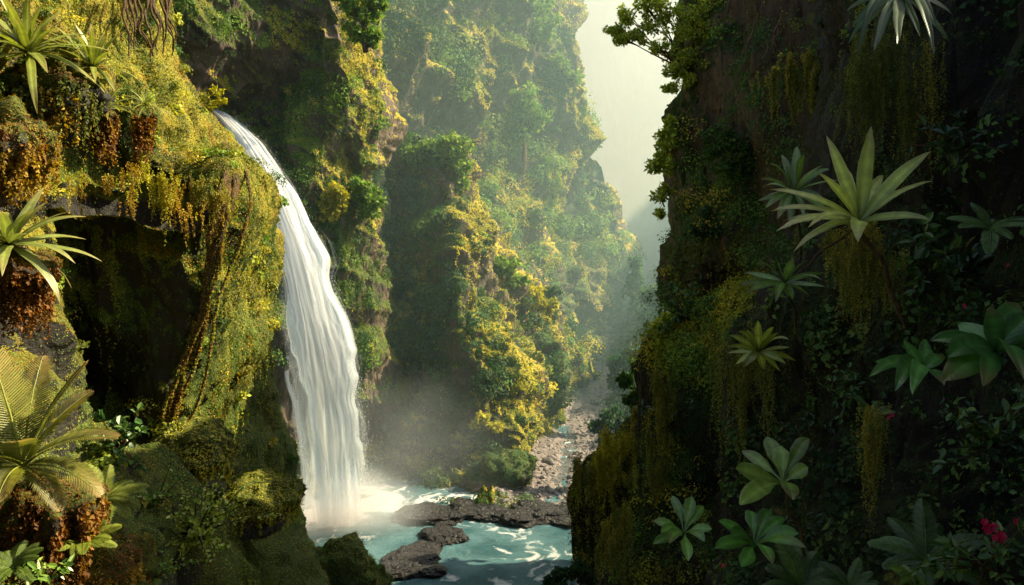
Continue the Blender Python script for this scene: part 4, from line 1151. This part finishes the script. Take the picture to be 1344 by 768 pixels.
# ------------------------------------------------------------------ middle and far trees
TR = [
    ('ridge_tree', 'left of the two round trees on top of the middle ridge', (556, 245, 0), [(546, 200, 16), (566, 192, 19), (556, 214, 17), (576, 205, 13)], 97, .55, 'light', .35, 'trees on the middle ridge', 520),
    ('ridge_tree', 'right of the two round trees on the middle ridge, with the fuller crown', (596, 255, 0), [(590, 188, 20), (603, 200, 17), (585, 208, 17), (606, 222, 14), (598, 242, 13)], 94, .55, 'light', .35, 'trees on the middle ridge', 560),
    ('slope_tree', 'sunlit yellow bush on the ledge right of the waterfall top', (482, 284, 0), [(472, 243, 13), (484, 250, 14), (492, 264, 13), (478, 266, 15), (486, 278, 12), (470, 256, 10)], 70, .36, 'light', .08, 'sunlit bushes beside the waterfall', 420),
    ('slope_tree', 'sunlit bush overhanging the right edge of the waterfall', (440, 286, 1.5), [(432, 262, 12), (444, 250, 12), (428, 280, 11), (446, 270, 11), (438, 272, 13), (450, 258, 9)], 68.5, .34, 'gold', .06, 'sunlit bushes beside the waterfall', 400),
    ('cliff_tree', 'golden tree crowning the overhanging buttress at the top', (480, 60, 0), [(462, 10, 17), (480, 20, 18), (470, 38, 15), (488, 48, 12), (455, -8, 16), (490, 0, 14)], 64, .42, 'light', .25, None, 480),
    ('cliff_tree', 'lone pale tree standing out from the hazy far cliff', (688, 205, 0), [(690, 128, 20), (676, 150, 20), (704, 150, 18), (694, 172, 22), (672, 178, 15)], 158, 1.0, 'light', .6, None, 480),
    ('cliff_tree', 'leaning tree on the upper lip of the far cliff in the glow', (706, 60, 0), [(694, 14, 20), (716, 30, 18), (705, 45, 16)], 164, 1.0, 'light', .6, 'hazy trees on the lip of the far cliff', 380),
    ('cliff_tree', 'tree at the shoulder of the far cliff under the glow', (742, 120, 0), [(735, 82, 16), (748, 100, 14), (728, 100, 14)], 170, 1.0, 'light', .5, 'hazy trees on the lip of the far cliff', 360),
    ('cliff_tree', 'top of the hazy far cliff, tree against the bright sky', (680, 0, 0), [(668, -12, 20), (690, -8, 18), (712, 4, 15)], 168, 1.1, 'light', .5, 'hazy trees on the lip of the far cliff', 360),
    ('ridge_shrub', 'pair of sunlit shrub crowns on the back slope right of the ridge', (665, 385, 0), [(652, 345, 13), (668, 352, 14), (680, 366, 12)], 94, .6, 'light', .25, 'sunlit shrubs right of the ridge', 380),
    ('ridge_shrub', 'sunlit shrub lowest on the golden flank of the ridge', (708, 430, 0), [(700, 385, 14), (716, 398, 13), (694, 402, 12)], 96, .6, 'gold', .25, 'sunlit shrubs right of the ridge', 380),
    ('ridge_shrub', 'golden sprays on the low front of the ridge above the mossy boulder', (640, 570, 0), [(632, 548, 9), (650, 560, 8), (622, 556, 7)], 73, .35, 'gold', .12, 'sunlit shrubs right of the ridge', 220),
    ('gorge_tree', 'tall dark conical tree on the right bank deep in the gorge', (836, 430, 0), [(834, 345, 9), (834, 362, 13), (836, 382, 17), (838, 404, 20), (840, 424, 20)], 150, .9, 'mid', .5, 'trees on the right bank', 380),
    ('gorge_tree', 'second dark tree on the right bank in front of the conical one', (868, 450, 0), [(858, 385, 14), (870, 396, 18), (862, 418, 22), (878, 426, 16)], 120, .8, 'mid', .4, 'trees on the right bank', 420),
    ('gorge_tree', 'bushy tree leaning over the bend of the river bed', (822, 520, 0), [(808, 478, 12), (826, 470, 16), (836, 490, 18), (816, 502, 16)], 92, .6, 'deep', .3, 'trees on the right bank', 420),
    ('gorge_tree', 'bright green tree right of the river bend under the shoulder', (842, 540, 0), [(838, 478, 12), (824, 500, 13), (846, 506, 16), (830, 520, 12)], 56, .32, 'mid', .2, 'trees on the right bank', 460),
    ('gorge_tree', 'low round bush hiding the foot of the right bank by the buttress', (800, 585, 0), [(788, 560, 12), (806, 548, 15), (818, 568, 17), (798, 578, 12)], 70, .45, 'deep', .2, 'trees on the right bank', 420),
]
for nm, lab, bs_, cl_, d_, lf_, pl_, tk, gr, npr in TR:
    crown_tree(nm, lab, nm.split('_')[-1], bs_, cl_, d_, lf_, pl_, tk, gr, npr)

# ------------------------------------------------------------------ right: trees and shrubs on the pillar
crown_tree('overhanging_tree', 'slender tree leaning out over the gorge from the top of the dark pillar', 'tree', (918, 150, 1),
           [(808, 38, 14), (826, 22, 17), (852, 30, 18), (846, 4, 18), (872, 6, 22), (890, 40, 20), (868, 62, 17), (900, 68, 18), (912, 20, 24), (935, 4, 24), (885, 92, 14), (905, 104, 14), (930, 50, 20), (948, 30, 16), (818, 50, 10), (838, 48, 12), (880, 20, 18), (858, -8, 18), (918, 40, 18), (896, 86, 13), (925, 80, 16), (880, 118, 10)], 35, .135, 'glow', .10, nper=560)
crown_tree('pillar_shrub', 'sunlit shrub on the left edge of the pillar below the overhanging tree', 'shrub', (888, 200), [(872, 172, 13), (884, 186, 16), (868, 206, 12), (858, 218, 9), (876, 222, 14), (866, 190, 10), (880, 160, 10)], 36, .18, 'glow', .05, 'shrubs on the dark pillar', 330)
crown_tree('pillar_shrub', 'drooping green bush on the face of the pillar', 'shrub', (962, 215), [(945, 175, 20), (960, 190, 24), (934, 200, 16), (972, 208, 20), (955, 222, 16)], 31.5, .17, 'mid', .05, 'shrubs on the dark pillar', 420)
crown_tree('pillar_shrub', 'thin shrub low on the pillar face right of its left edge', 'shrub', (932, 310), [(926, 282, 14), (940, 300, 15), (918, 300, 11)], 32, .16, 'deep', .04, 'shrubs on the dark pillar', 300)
crown_tree('pillar_shrub', 'sprig hanging off the belly of the pillar over the gorge', 'shrub', (872, 270), [(866, 258, 10), (874, 248, 11), (864, 280, 8)], 37, .18, 'glow', .04, 'shrubs on the dark pillar', 200)
for k in range(9):
    x = 985 + k * 9 + random.uniform(-5, 5)
    y0 = random.uniform(10, 60)
    q, r = strand([P(x, y0, 29.5), P(x - 6 + random.uniform(-10, 10), y0 + 40, 29.2), P(x + random.uniform(-12, 12), y0 + 90, 29.4), P(x - 5 + random.uniform(-14, 14), y0 + 150, 30)], .03, .012, 40, 30 + k, .15)
    V, Q = tube(q - q[0], r, 5)
    mb = MB(); mb.add(V, Q)
    tag(link('dry_vine', mb.mesh('dry_vine'), BARK, None, q[0]), 'thin dry brown vine trailing down the upper face of the dark pillar', 'vine', 'dry vines on the dark pillar')
crown_tree('shoulder_shrub', 'yellow-green leafy bush on top of the shoulder under the pillar', 'shrub', (885, 470), [(868, 430, 14), (882, 418, 14), (896, 436, 16), (876, 450, 15), (900, 412, 10)], 24, .14, 'glow', .04, None, 420)
crown_tree('pool_shrub', 'dark leafy bush at the bottom edge between the pool and the buttress', 'shrub', (752, 790), [(735, 756, 16), (755, 748, 16), (772, 760, 16), (722, 768, 11)], 26, .16, 'deep', .04, None, 380)

# ------------------------------------------------------------------ right: near plants
DG, MG, LG = (.08, .16, .04), (.14, .24, .05), (.30, .36, .065)
def near_pt(px, py, out=.15):
    p, n = on(near, px, py, out)
    return p, n

ag = P(1128, 292, 7.2)
AG = [  # azimuth on screen handled by explicit tip targets: (tip px, tip py, extra depth, width)
    (1146, 166, .2, .17), (1084, 178, .3, .16), (1222, 200, -.1, .15), (1226, 238, .3, .07), (1222, 288, -.5, .15), (1128, 318, -.9, .17), (1010, 250, -.1, .11), (1008, 275, -.4, .10),
    (1020, 305, -.6, .11), (1040, 330, -.8, .10), (1074, 228, -.2, .17), (1160, 230, .6, .12), (1030, 290, .4, .07), (1190, 250, .5, .10), (1100, 210, .8, .12), (1060, 300, -1., .10)]
root = empty('bromeliad', ag, 'big pale bromeliad with long upright and drooping leaves on the dark right wall', 'bromeliad')
def aimed_leaf(b, tipp, W, sag, shape, col, tip, parent, mat, name='leaf', n=18, fold=.3, quilt=0., rib=1.5, face=None):
    """a leaf that runs from b to a given tip, sagging on the way; its face looks up and at the open side"""
    b, tipp = np.array(b), np.array(tipp)
    v = tipp - b; Ln = np.linalg.norm(v)
    t = np.linspace(0, 1, n + 1)
    mid = b + v * .55 + np.array([0, 0, 1]) * sag * Ln
    pts = (1 - t)[:, None] ** 2 * b + 2 * ((1 - t) * t)[:, None] * mid + t[:, None] ** 2 * tipp
    V, Q, C = blade(Ln, W, 0., 0., shape, fold, n, col, tip, rib, quilt)
    V = V.reshape(n + 1, 6, 3)
    T = norm(np.gradient(pts, axis=0))
    f = np.array([0, -.75, .65]) if face is None else np.array(face, float)
    S_ = norm(np.cross(f + 0 * T, T)); U = np.cross(T, S_)
    W_ = pts[:, None] + S_[:, None] * V[..., 1:2] + U[:, None] * V[..., 2:3]
    mb = MB(); mb.add(W_.reshape(-1, 3) - b, Q, C, BL['lc'])
    o = link(name, mb.mesh(name), mat, parent)
    o.location = b - np.array(parent.location)
    return o
for tx, ty, dz, w_ in AG:
    long_ = math.hypot(tx - 1128, ty - 292)
    aimed_leaf(ag, P(tx, ty, 7.2 + dz), w_ * .85, .16 if ty > 190 else .04, 'strap' if w_ < .12 else 'lance', np.array(LG) * random.uniform(.8, 1.25) * (1.3 if ty < 240 else 1.), (.24, .22, .07), root, PALE)
q, r = strand([P(1128, 296, 7.2), P(1150, 330, 7.3), P(1172, 375, 7.4), P(1184, 430, 7.6)], .03, .02, 30, 3, .02)
V, Q = tube(q - ag, r, 7); mb = MB(); mb.add(V, Q); link('stem', mb.mesh('stem'), BARK, root)
q, r = strand([P(1122, 300, 7.2), P(1096, 318, 7.2), P(1070, 336, 7.3), P(1048, 360, 7.5)], .014, .008, 30, 5, .02)
V, Q = tube(q - ag, r, 6); mb = MB(); mb.add(V, Q); link('stem', mb.mesh('stem'), BARK, root)

def fan_plant(name, label, c, d, tips, W, col, shape='lance', group=None, tip=None, mat=None, quilt=0., sag=.14, cat='foliage plant', stem=None):
    """leaves aimed from one centre (px, py) to tips (px, py, extra depth)"""
    b = P(c[0], c[1], d)
    root = empty(name, b, label, cat, group)
    for k, (tx, ty, dz) in enumerate(tips):
        f_ = random.uniform(.86, 1.12)
        aimed_leaf(b, P(c[0] + (tx - c[0]) * f_, c[1] + (ty - c[1]) * f_, d + dz * 1.8 - .12), W * random.uniform(.75, 1.15), sag * random.uniform(.3, 1.9), shape, np.array(col) * random.uniform(.6, 1.35), tip if tip is not None or random.random() > .3 else (.16, .12, .05), root, mat or BLADE, quilt=quilt)
    if stem:
        pts = [b] + [P(*s_) for s_ in stem]
        q, r = strand(pts, .016, .014, 24, 7, .01)
        V, Q = tube(q - b, r, 6); mb = MB(); mb.add(V, Q); link('stem', mb.mesh('stem'), BARK, root)
    return root
def ring(c, r, n, d=.3, sq=.75, a0=0., top=1.):
    out = []
    for k in range(n):
        a = a0 + k * 2 * math.pi / n + random.uniform(-.18, .18)
        rr = r * random.uniform(.75, 1.08)
        out.append((c[0] + math.cos(a) * rr, c[1] - math.sin(a) * rr * sq - .12 * r, random.uniform(-d, d)))
    return out
fan_plant('broadleaf_rosette', 'layered green rosette half hidden behind the big pale bromeliad', (1042, 252), 9., ring((1042, 252), 52, 16, .4, 1.0), .10, MG, stem=[(1050, 300, 9.3), (1052, 340, 9.8)])
fan_plant('broadleaf_rosette', 'green rosette with long side leaves below the big pale bromeliad', (1030, 372), 9., ring((1030, 372), 56, 15, .4, .6), .10, MG, stem=[(1040, 400, 9.3), (1045, 430, 9.8)])
fan_plant('broadleaf_rosette', 'rosette of pale green leaves on the mossy lip left of the wall', (996, 462), 9.5, ring((996, 462), 50, 16, .35, .7), .10, LG)
fan_plant('broadleaf_plant', 'plant with an upright quilted leaf and long flat leaves, left of the largest leaves', (1212, 486), 6.4,
          [(1142, 472, -.1), (1150, 496, -.3), (1172, 514, -.4), (1183, 442, .1), (1216, 440, .3), (1240, 470, .2), (1200, 520, -.5), (1238, 505, -.2)], .14, (.08, .20, .045), 'lance', quilt=0.)
fan_plant('broadleaf_plant', 'plant with the largest dark leaves at the right edge of the photo', (1308, 462), 5.6,
          [(1228, 506, -.3), (1216, 446, 0), (1300, 398, .1), (1352, 508, -.5), (1362, 410, .1), (1380, 440, .2), (1244, 470, -.2), (1262, 428, .2), (1290, 512, -.5), (1340, 395, .4)], .20, (.065, .18, .04), 'lance', quilt=0.)
fan_plant('broadleaf_plant', 'stemmed plant with smooth spoon-shaped leaves above the bottom rosettes', (1028, 634), 7.,
          [(960, 614, 0), (974, 660, -.3), (1024, 588, .2), (1060, 578, .2), (1062, 610, .1), (1006, 570, .3), (970, 590, .3), (1040, 655, -.3)], .16, (.17, .26, .05), 'obov', quilt=0., stem=[(1036, 665, 7.), (1046, 690, 7.2), (1056, 730, 7.5)])
fan_plant('broadleaf_rosette', 'star-shaped rosette at the foot of the hanging moss near the bottom middle', (898, 700), 9.,
          [(853, 716, -.1), (856, 682, .1), (884, 655, .3), (908, 650, .3), (938, 694, 0), (928, 712, -.2), (905, 738, -.4), (880, 712, -.4), (922, 668, .3), (868, 700, -.3)], .13, (.15, .29, .055), 'obov', quilt=0.)
fan_plant('broadleaf_rosette', 'rosette with blue-green leaves at the bottom under the spoon-leaved plant', (990, 716), 7.2,
          [(932, 722, -.2), (948, 688, 0), (985, 668, .3), (1014, 664, .3), (1046, 702, 0), (1050, 718, -.2), (1012, 738, -.4), (970, 745, -.4), (1030, 680, .2), (960, 705, -.2)], .13, (.10, .24, .05), 'obov', quilt=0.)
fan_plant('broadleaf_rosette', 'tuft of long drooping leaves hanging in at the top right', (1180, -6), 8.,
          [(1106, 66, 0), (1112, 40, .1), (1128, 72, -.2), (1150, 62, -.3), (1100, 18, .2), (1176, 58, -.4), (1206, 50, -.3), (1232, 40, -.2), (1254, 22, 0), (1140, 30, .2), (1220, 66, -.4), (1250, 60, 0)], .11, (.035, .07, .014), 'lance', sag=.30)
fan_plant('broadleaf_plant', 'plain green leaf pair at the bottom edge right of the ferns', (1200, 764), 6.6, [(1168, 746, 0), (1180, 770, -.3), (1225, 750, .1), (1215, 775, -.2)], .11, MG, 'lance')
SH = [
    ((1215, 352), 8.2, .62, 16, 150, .19, 'rgreen', 'slim-leaved shrub on the dark wall right of the big pale bromeliad'),
    ((1262, 368), 8.0, .55, 14, 120, .17, 'deep', 'dark leafy shrub beside the slim-leaved one near the right edge'),
    ((1275, 200), 8.6, .7, 14, 110, .15, 'deep', 'barely lit leafy shrub high on the dark wall at the right'),
    ((1120, 505), 9.5, .55, 14, 130, .12, 'rgreen', 'small-leaved bush left of the quilted-leaf plant'),
    ((1306, 590), 7.0, .6, 16, 160, .12, 'rgreen', 'small-leaved shrub above the pink blossom at the right edge'),
    ((1270, 560), 7.4, .5, 12, 110, .10, 'deep', 'thin dark shrub below the largest dark leaves'),
    ((1300, 740), 6.2, .6, 18, 220, .10, 'rgreen', 'leafy shrub under the pink blossom in the bottom right corner'),
    ((1075, 560), 11., .6, 12, 120, .12, 'deep', 'dim bush in the recess right of the spoon-leaved plant'),
    ((905, 420), 22., 1.6, 18, 330, .22, 'mid', 'broad-leaved bush on the shoulder beneath the pillar'),
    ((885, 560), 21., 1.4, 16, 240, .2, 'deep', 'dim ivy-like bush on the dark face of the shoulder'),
    ((1065, 720), 8.4, .5, 12, 110, .10, 'deep', 'dim sprigs between the bottom ferns'),
]
for (px, py), d_, sz, ns, nl, ll, pl, lab in SH:
    cl_ = near if px > 1000 else shoulder
    p, n_ = on(cl_, px, py, .1)
    if p[1] > d_ + 1.5: p = P(px, py, p[1] - .4)
    shrub('leafy_shrub', lab, 'shrub', p, n_, sz, ns, nl, ll, pl, spread=.8, lw=.45)
for (px, py), d_, n_, L_, lab in (((1050, 772), 7.4, 12, .55, 'feathery fern at the bottom under the blue-green rosette'), ((1215, 735), 6.8, 12, .62, 'arching fern left of the pink blossom'),
                                  ((1115, 775), 7.2, 9, .42, 'short fern at the bottom edge right of the feathery one'), ((1300, 300), 7.9, 8, .5, 'dim fern high at the right edge'),
                                  ((1145, 545), 8.8, 9, .3, 'small fern tuft on the moss hanging beside the lone pink flower')):
    p, nn = on(near, px, py, .1)
    fern(lab, P(px, py, min(d_, p[1] - .05)), (-.2, -.6, 1), n_, L_, (.09, .16, .04), mat=BLADE)

# flowers
def blossom(label, p, n, r, group='pink flowers on the right wall'):
    root = empty('flower', p, label, 'flower', group)
    mb = MB(); L = Leaves()
    for k in range(n):
        c = rng.normal(0, r * .28, 3) * np.array([1, .6, .7]); c[1] -= r * .3
        for j in range(6):
            a = j * 1.047 + rng.uniform(0, .3)
            d = np.array([math.cos(a), -.45, math.sin(a)])
            L.add(c[None], d[None], np.array([[0, -1., .2]]), np.array([r * .5]), np.array([r * .36]), np.array([(.55, .012, .11)]) * rng.uniform(.7, 1.25))
    link('petal', leafy_mesh(L, 'petal', (0, 0, 0)), PALE, root)
    V, Q = tube([(0, 0, 0), (r * .1, r * .4, -r * .8), (0, r * 1.1, -r * 2.)], [.006, .006, .005], 5, 8)
    mb.add(V, Q, (.05, .07, .02)); link('stem', mb.mesh('stem'), BARK, root)
FL = [(1168, 546, 7.6, 3, .045, 'single crimson flower on the hanging moss below the quilted-leaf plant'), (1296, 690, 5.9, 6, .075, 'largest pink blossom cluster low at the right'),
      (1310, 704, 5.8, 5, .07, 'deeper pink cluster just under the largest blossom'), (1333, 683, 5.9, 4, .055, 'pink blossom nearest the right edge'),
      (948, 742, 7.9, 3, .04, 'small red flower at the bottom left of the blue-green rosette'), (1266, 402, 7.6, 2, .035, 'dim purple-pink flower above the largest dark leaves'), (1322, 348, 7.4, 2, .035, 'dim pink flower high near the right edge')]
for px, py, d_, n_, r_, lab in FL:
    p, nn = on(near, px, py, .1)
    blossom(lab, P(px, py, min(d_, p[1] - .15)), n_, r_)

# moss curtains on the right
OL = ['rmoss', 'olive', 'rmoss', 'rmoss']
curtain('hanging_moss', 'long moss curtain below the drooping leaves at the top right', [P(1108, 70, 9.8), P(1140, 85, 9.4), P(1200, 95, 9.2)], 225, (.6, 1.7), OL, 2.2, .03, 90, jit=.12)
curtain('hanging_moss', 'moss curtain directly under the big pale bromeliad', [P(1102, 330, 8.8), P(1140, 322, 8.6), P(1178, 336, 8.6)], 165, (.4, 1.3), OL, 2.2, .025, 90, jit=.10)
curtain('hanging_moss', 'long thin moss strand below the lone crimson flower', [P(1140, 556, 8.), P(1158, 552, 7.9), P(1170, 560, 7.9)], 48, (.6, 1.5), ['rmoss'], 2.1, .02, 80, jit=.03)
curtain('hanging_moss', 'moss beard under the pale green rosette on the lip', [P(958, 470, 10.5), P(980, 478, 10.2), P(1000, 480, 10.2)], 135, (.6, 1.9), OL, 2.2, .03, 90, jit=.10)
curtain('hanging_moss', 'sloping moss fringe down the left edge of the shoulder', [P(868, 500, 21.5), P(862, 560, 21.3), P(848, 630, 21.2), P(815, 690, 21), P(792, 730, 20.6)], 255, (.6, 1.8), ['gold', 'rmoss', 'rmoss'], 2.2, .05, 75, jit=.18)
curtain('hanging_moss', 'dark moss fringe along the top edge of the low buttress', [P(756, 632, 27.6), P(790, 598, 27.4), P(820, 570, 27.2), P(845, 552, 27)], 260, (.6, 2.), ['gold', 'rmoss', 'olive'], 2.3, .06, 69, jit=.2)  # gold in this fringe paints a lit rim on the edge
curtain('hanging_moss', 'moss hanging over the rock left of the top right drooping leaves', [P(1000, 130, 26), P(1040, 100, 26), P(1090, 80, 25)], 210, (.4, 1.5), OL, 2.3, .05, 60, jit=.2)
curtain('hanging_moss', 'golden moss fringe along the lip of the dark overhang on the left', [P(92, 226, 15.), P(150, 236, 15.2), P(210, 244, 15.8), P(262, 250, 16.4), P(296, 258, 16.6)], 330, (.15, .75), ['gold', 'rmoss', 'amber', 'gold'], 2.0, .03, 46, jit=.12)


# ================================================================== COVER (stuff nobody could count)
def wm(k=1., lo=.0, sun=.75):
    return lambda c, N, m_, px, py: np.clip(m_ * k + lo, 0, 1) * (1 - sun * sstep((N * SD).sum(-1), .2, .55))

def overhang_pts(cl, n, weight=None):
    def w(c, N, m_, px, py):
        b = np.where((N[..., 2] > -.35) & (N[..., 2] < .35), 1, .05) * sstep(m_, .1, .6)
        return b * (weight(c, N, m_, px, py) if weight else 1)
    return cl.sample(n, w)


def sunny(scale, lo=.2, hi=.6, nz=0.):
    """weight for gold leaves on sun-facing rock: sunlight put into leaf colour"""
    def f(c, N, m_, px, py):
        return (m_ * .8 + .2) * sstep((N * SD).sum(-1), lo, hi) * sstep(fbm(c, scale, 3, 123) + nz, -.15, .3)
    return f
# near left
Lc = Leaves()
gold_w = lambda c, N, m_, px, py: m_ * sstep(N[..., 2] + .5 * (N * SD).sum(-1), .1, .7) * (.08 + sstep(c[..., 2] + .8 * fbm(c, 4., 2, 9), 19.2, 22.5))  # golden moss kept to upper, sun-facing rock, painting the light in
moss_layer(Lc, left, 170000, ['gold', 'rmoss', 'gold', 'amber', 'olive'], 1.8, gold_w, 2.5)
bushes(Lc, left, 90, 60, (.12, .3), ['glow', 'rmoss', 'light'], 5., wm(1, .02, .3), 3., .6)
moss_layer(Lc, left, 150000, ['light', 'rmoss', 'light', 'rgreen'], 1.9, wm(1, .01, .5), 3.)
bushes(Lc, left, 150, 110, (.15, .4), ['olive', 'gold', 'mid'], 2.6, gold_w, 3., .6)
dp, _ = overhang_pts(left, 1500)
drapes(Lc, dp, (.4, 1.8), 30, ['amber', 'olive', 'gold', 'olive'], 2.2, .03, .05)
tag(link('moss_foliage', Lc.mesh('moss_foliage'), LEAF), kind='stuff')

Lc = Leaves()
moss_layer(Lc, fallc, 110000, ['light', 'mid', 'light', 'olive'], 2.1, wm(1, .02), 8.)
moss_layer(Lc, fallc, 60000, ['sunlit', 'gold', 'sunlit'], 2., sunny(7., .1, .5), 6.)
bushes(Lc, fallc, 170, 110, (.5, 1.4), ['mid', 'light', 'mid', 'light'], 2.8, wm(1, .0), 10.)
dp, _ = overhang_pts(fallc, 1000)
drapes(Lc, dp, (1., 4.), 22, ['olive', 'mid', 'deep'], 2.6, .03, .2, 6.)
tag(link('moss_foliage', Lc.mesh('moss_foliage'), LEAF), kind='stuff')

Lc = Leaves()
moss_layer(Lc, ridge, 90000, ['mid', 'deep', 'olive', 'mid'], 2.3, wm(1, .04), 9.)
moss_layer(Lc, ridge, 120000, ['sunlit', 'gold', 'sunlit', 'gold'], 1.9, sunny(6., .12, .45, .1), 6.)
bushes(Lc, ridge, 300, 110, (.5, 1.6), ['deep', 'mid', 'deep', 'mid'], 3.5, lambda c, N, m_, px, py: m_ * (1 - .95 * sstep((N * SD).sum(-1), .1, .4)), 10.)  # dark leaves on faces turned from the sun: shade put into colour
bushes(Lc, ridge, 60, 140, (.5, 1.2), ['sunlit', 'gold', 'light', 'sunlit'], 2.9, sunny(6., .1, .5), 10.)
sp, _ = ridge.sample(420, sunny(5., .0, .35))
drapes(Lc, sp, (1.5, 5.), 26, ['gold', 'amber', 'light'], 2.8, .05, .25, 6.)
dp, _ = overhang_pts(ridge, 600)
drapes(Lc, dp, (1.5, 5.), 22, ['olive', 'gold', 'mid'], 2.8, .03, .3, 6.)
tag(link('moss_foliage', Lc.mesh('moss_foliage'), LEAF), kind='stuff')

Lc = Leaves()
moss_layer(Lc, wall, 110000, ['mid', 'deep', 'mid', 'light'], 2.2, wm(1, .03), 20.)
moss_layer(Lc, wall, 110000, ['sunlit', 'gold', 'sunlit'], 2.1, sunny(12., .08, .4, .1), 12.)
patchy = lambda cl_, sc_: (lambda c, N, m_, px, py: wm(1, .01, .95)(c, N, m_, px, py) * sstep(fbm(c, sc_, 3, 321) + N[..., 2] * .6, -.1, .35))
bushes(Lc, wall, 480, 130, (1.3, 4.2), ['deep', 'mid', 'light', 'mid', 'light'], 3.6, patchy(wall, 14.), 20.)
bushes(Lc, wall, 90, 90, (.8, 2.6), ['gold', 'light'], 2.6, sunny(12., .15, .5), 20.)
dp, _ = overhang_pts(wall, 800)
drapes(Lc, dp, (3, 9.), 18, ['olive', 'mid', 'deep'], 2.8, .03, .6, 12.)
tag(link('moss_foliage', Lc.mesh('moss_foliage'), LEAF), kind='stuff')

Lc = Leaves()
bushes(Lc, bank, 520, 90, (.8, 2.6), ['deep', 'mid', 'deep', 'light'], 3.4, lambda c, N, m_, px, py: (.2 + m_) * sstep(c[..., 2], .6, 2.5), 12.)
moss_layer(Lc, bank, 26000, ['deep', 'mid'], 4., wm(1, .2), 8.)
tag(link('moss_foliage', Lc.mesh('moss_foliage'), LEAF), kind='stuff')

# right side
Lc = Leaves()
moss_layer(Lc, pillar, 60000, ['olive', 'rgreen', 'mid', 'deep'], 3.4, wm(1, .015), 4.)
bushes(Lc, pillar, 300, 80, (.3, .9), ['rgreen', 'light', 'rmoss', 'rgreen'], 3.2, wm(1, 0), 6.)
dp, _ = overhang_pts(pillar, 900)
drapes(Lc, dp, (.8, 3.), 34, ['rmoss', 'rgreen', 'rmoss'], 2.2, .03, .1)
tag(link('moss_foliage', Lc.mesh('moss_foliage'), LEAF), kind='stuff')

Lc = Leaves()
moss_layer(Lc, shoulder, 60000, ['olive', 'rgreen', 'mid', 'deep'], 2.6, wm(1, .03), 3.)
moss_layer(Lc, butt, 30000, ['rmoss', 'shade', 'rmoss'], 2.6, wm(1, .08), 3.)
bushes(Lc, shoulder, 460, 80, (.25, .65), ['light', 'gold', 'light', 'rgreen'], 3.2, lambda c, N, m_, px, py: m_ * np.where(c[..., 2] > 18.3, 1, .12), 3.)  # bright leaf colours on the shoulder top stand in for rim light
for c_, n_ in ((shoulder, 1100), (butt, 600)):
    dp, _ = overhang_pts(c_, n_)
    drapes(Lc, dp, (.5, 2.2), 30, ['rmoss', 'olive', 'rmoss', 'shade'], 2.2, .03, .05)
tag(link('moss_foliage', Lc.mesh('moss_foliage'), LEAF), kind='stuff')

Lc = Leaves()
moss_layer(Lc, near, 50000, ['shade', 'deep', 'shade', 'deep'], 2.8, wm(.8, .03), 1.5)
bushes(Lc, near, 260, 40, (.15, .42), ['deep', 'rgreen', 'shade', 'rgreen'], 8., wm(.6, .1), 2.)
dp, _ = overhang_pts(near, 1100)
drapes(Lc, dp, (.4, 1.5), 40, ['olive', 'shade', 'shade'], 2.3, .02, .04)
tag(link('moss_foliage', Lc.mesh('moss_foliage'), LEAF), kind='stuff')

# ================================================================== LIGHT, HAZE, CAMERA
sd = Vector((math.sin(AZ) * math.cos(EL), math.cos(AZ) * math.cos(EL), math.sin(EL)))
sun = bpy.data.lights.new('sun', 'SUN')
sun.energy, sun.angle, sun.color = 12., math.radians(.5), (1., .85, .54)
so = bpy.data.objects.new('sun', sun); COL.objects.link(so)
so.rotation_euler = (-sd).to_track_quat('-Z', 'Y').to_euler()
so.location = (60, 80, 120)

w = bpy.data.worlds.new('World'); SC.world = w
w.use_nodes = True
nt = w.node_tree; nt.nodes.clear()
sky = nt.nodes.new('ShaderNodeTexSky'); sky.sky_type = 'NISHITA'; sky.sun_disc = False
sky.sun_elevation, sky.sun_rotation = EL, AZ
sky.dust_density = 3.
bg = nt.nodes.new('ShaderNodeBackground'); bg.inputs['Strength'].default_value = .20
wo = nt.nodes.new('ShaderNodeOutputWorld')
hs = nt.nodes.new('ShaderNodeHueSaturation'); hs.inputs['Saturation'].default_value = .8
nt.links.new(sky.outputs[0], hs.inputs['Color']); nt.links.new(hs.outputs[0], bg.inputs[0]); nt.links.new(bg.outputs[0], wo.inputs[0])

def volume_box(name, lo, hi, density, color, g):
    m, nt, out = newmat(name)
    vs = nd(nt, 'ShaderNodeVolumeScatter', Density=density, Anisotropy=g)
    vs.inputs['Color'].default_value = (*color, 1)
    nt.links.new(vs.outputs[0], out.inputs['Volume'])
    x0, y0, z0 = lo; x1, y1, z1 = hi
    V = [(x0, y0, z0), (x1, y0, z0), (x1, y1, z0), (x0, y1, z0), (x0, y0, z1), (x1, y0, z1), (x1, y1, z1), (x0, y1, z1)]
    Q = [(0, 3, 2, 1), (4, 5, 6, 7), (0, 1, 5, 4), (1, 2, 6, 5), (2, 3, 7, 6), (3, 0, 4, 7)]
    o = tag(link(name, mesh_from(name, V, Q, False), m), kind='stuff')
    return o
volume_box('haze', (-90, 58, -2.5), (52, 258, 110), .0019, (.60, .92, .98), .4)
volume_box('haze', (-140, 260, -2.5), (110, 640, 190), .0060, (.82, 1., .97), .35)

cam = bpy.data.cameras.new('camera')
cam.sensor_width, cam.lens = 36, 36 * F / 1344
cam.clip_start, cam.clip_end = .1, 4000
co = bpy.data.objects.new('camera', cam); COL.objects.link(co)
co.location = (0, 0, CAMZ)
co.rotation_euler = (math.radians(90) - TH, 0, 0)
SC.camera = co

SC.view_settings.view_transform = 'Standard'
SC.view_settings.look = 'None'
SC.view_settings.exposure = 0
cy = SC.cycles
cy.use_denoising = True
cy.max_bounces, cy.diffuse_bounces, cy.glossy_bounces, cy.transmission_bounces, cy.transparent_max_bounces, cy.volume_bounces = 5, 3, 2, 3, 12, 1
cy.sample_clamp_indirect = 4
cy.use_adaptive_sampling = True
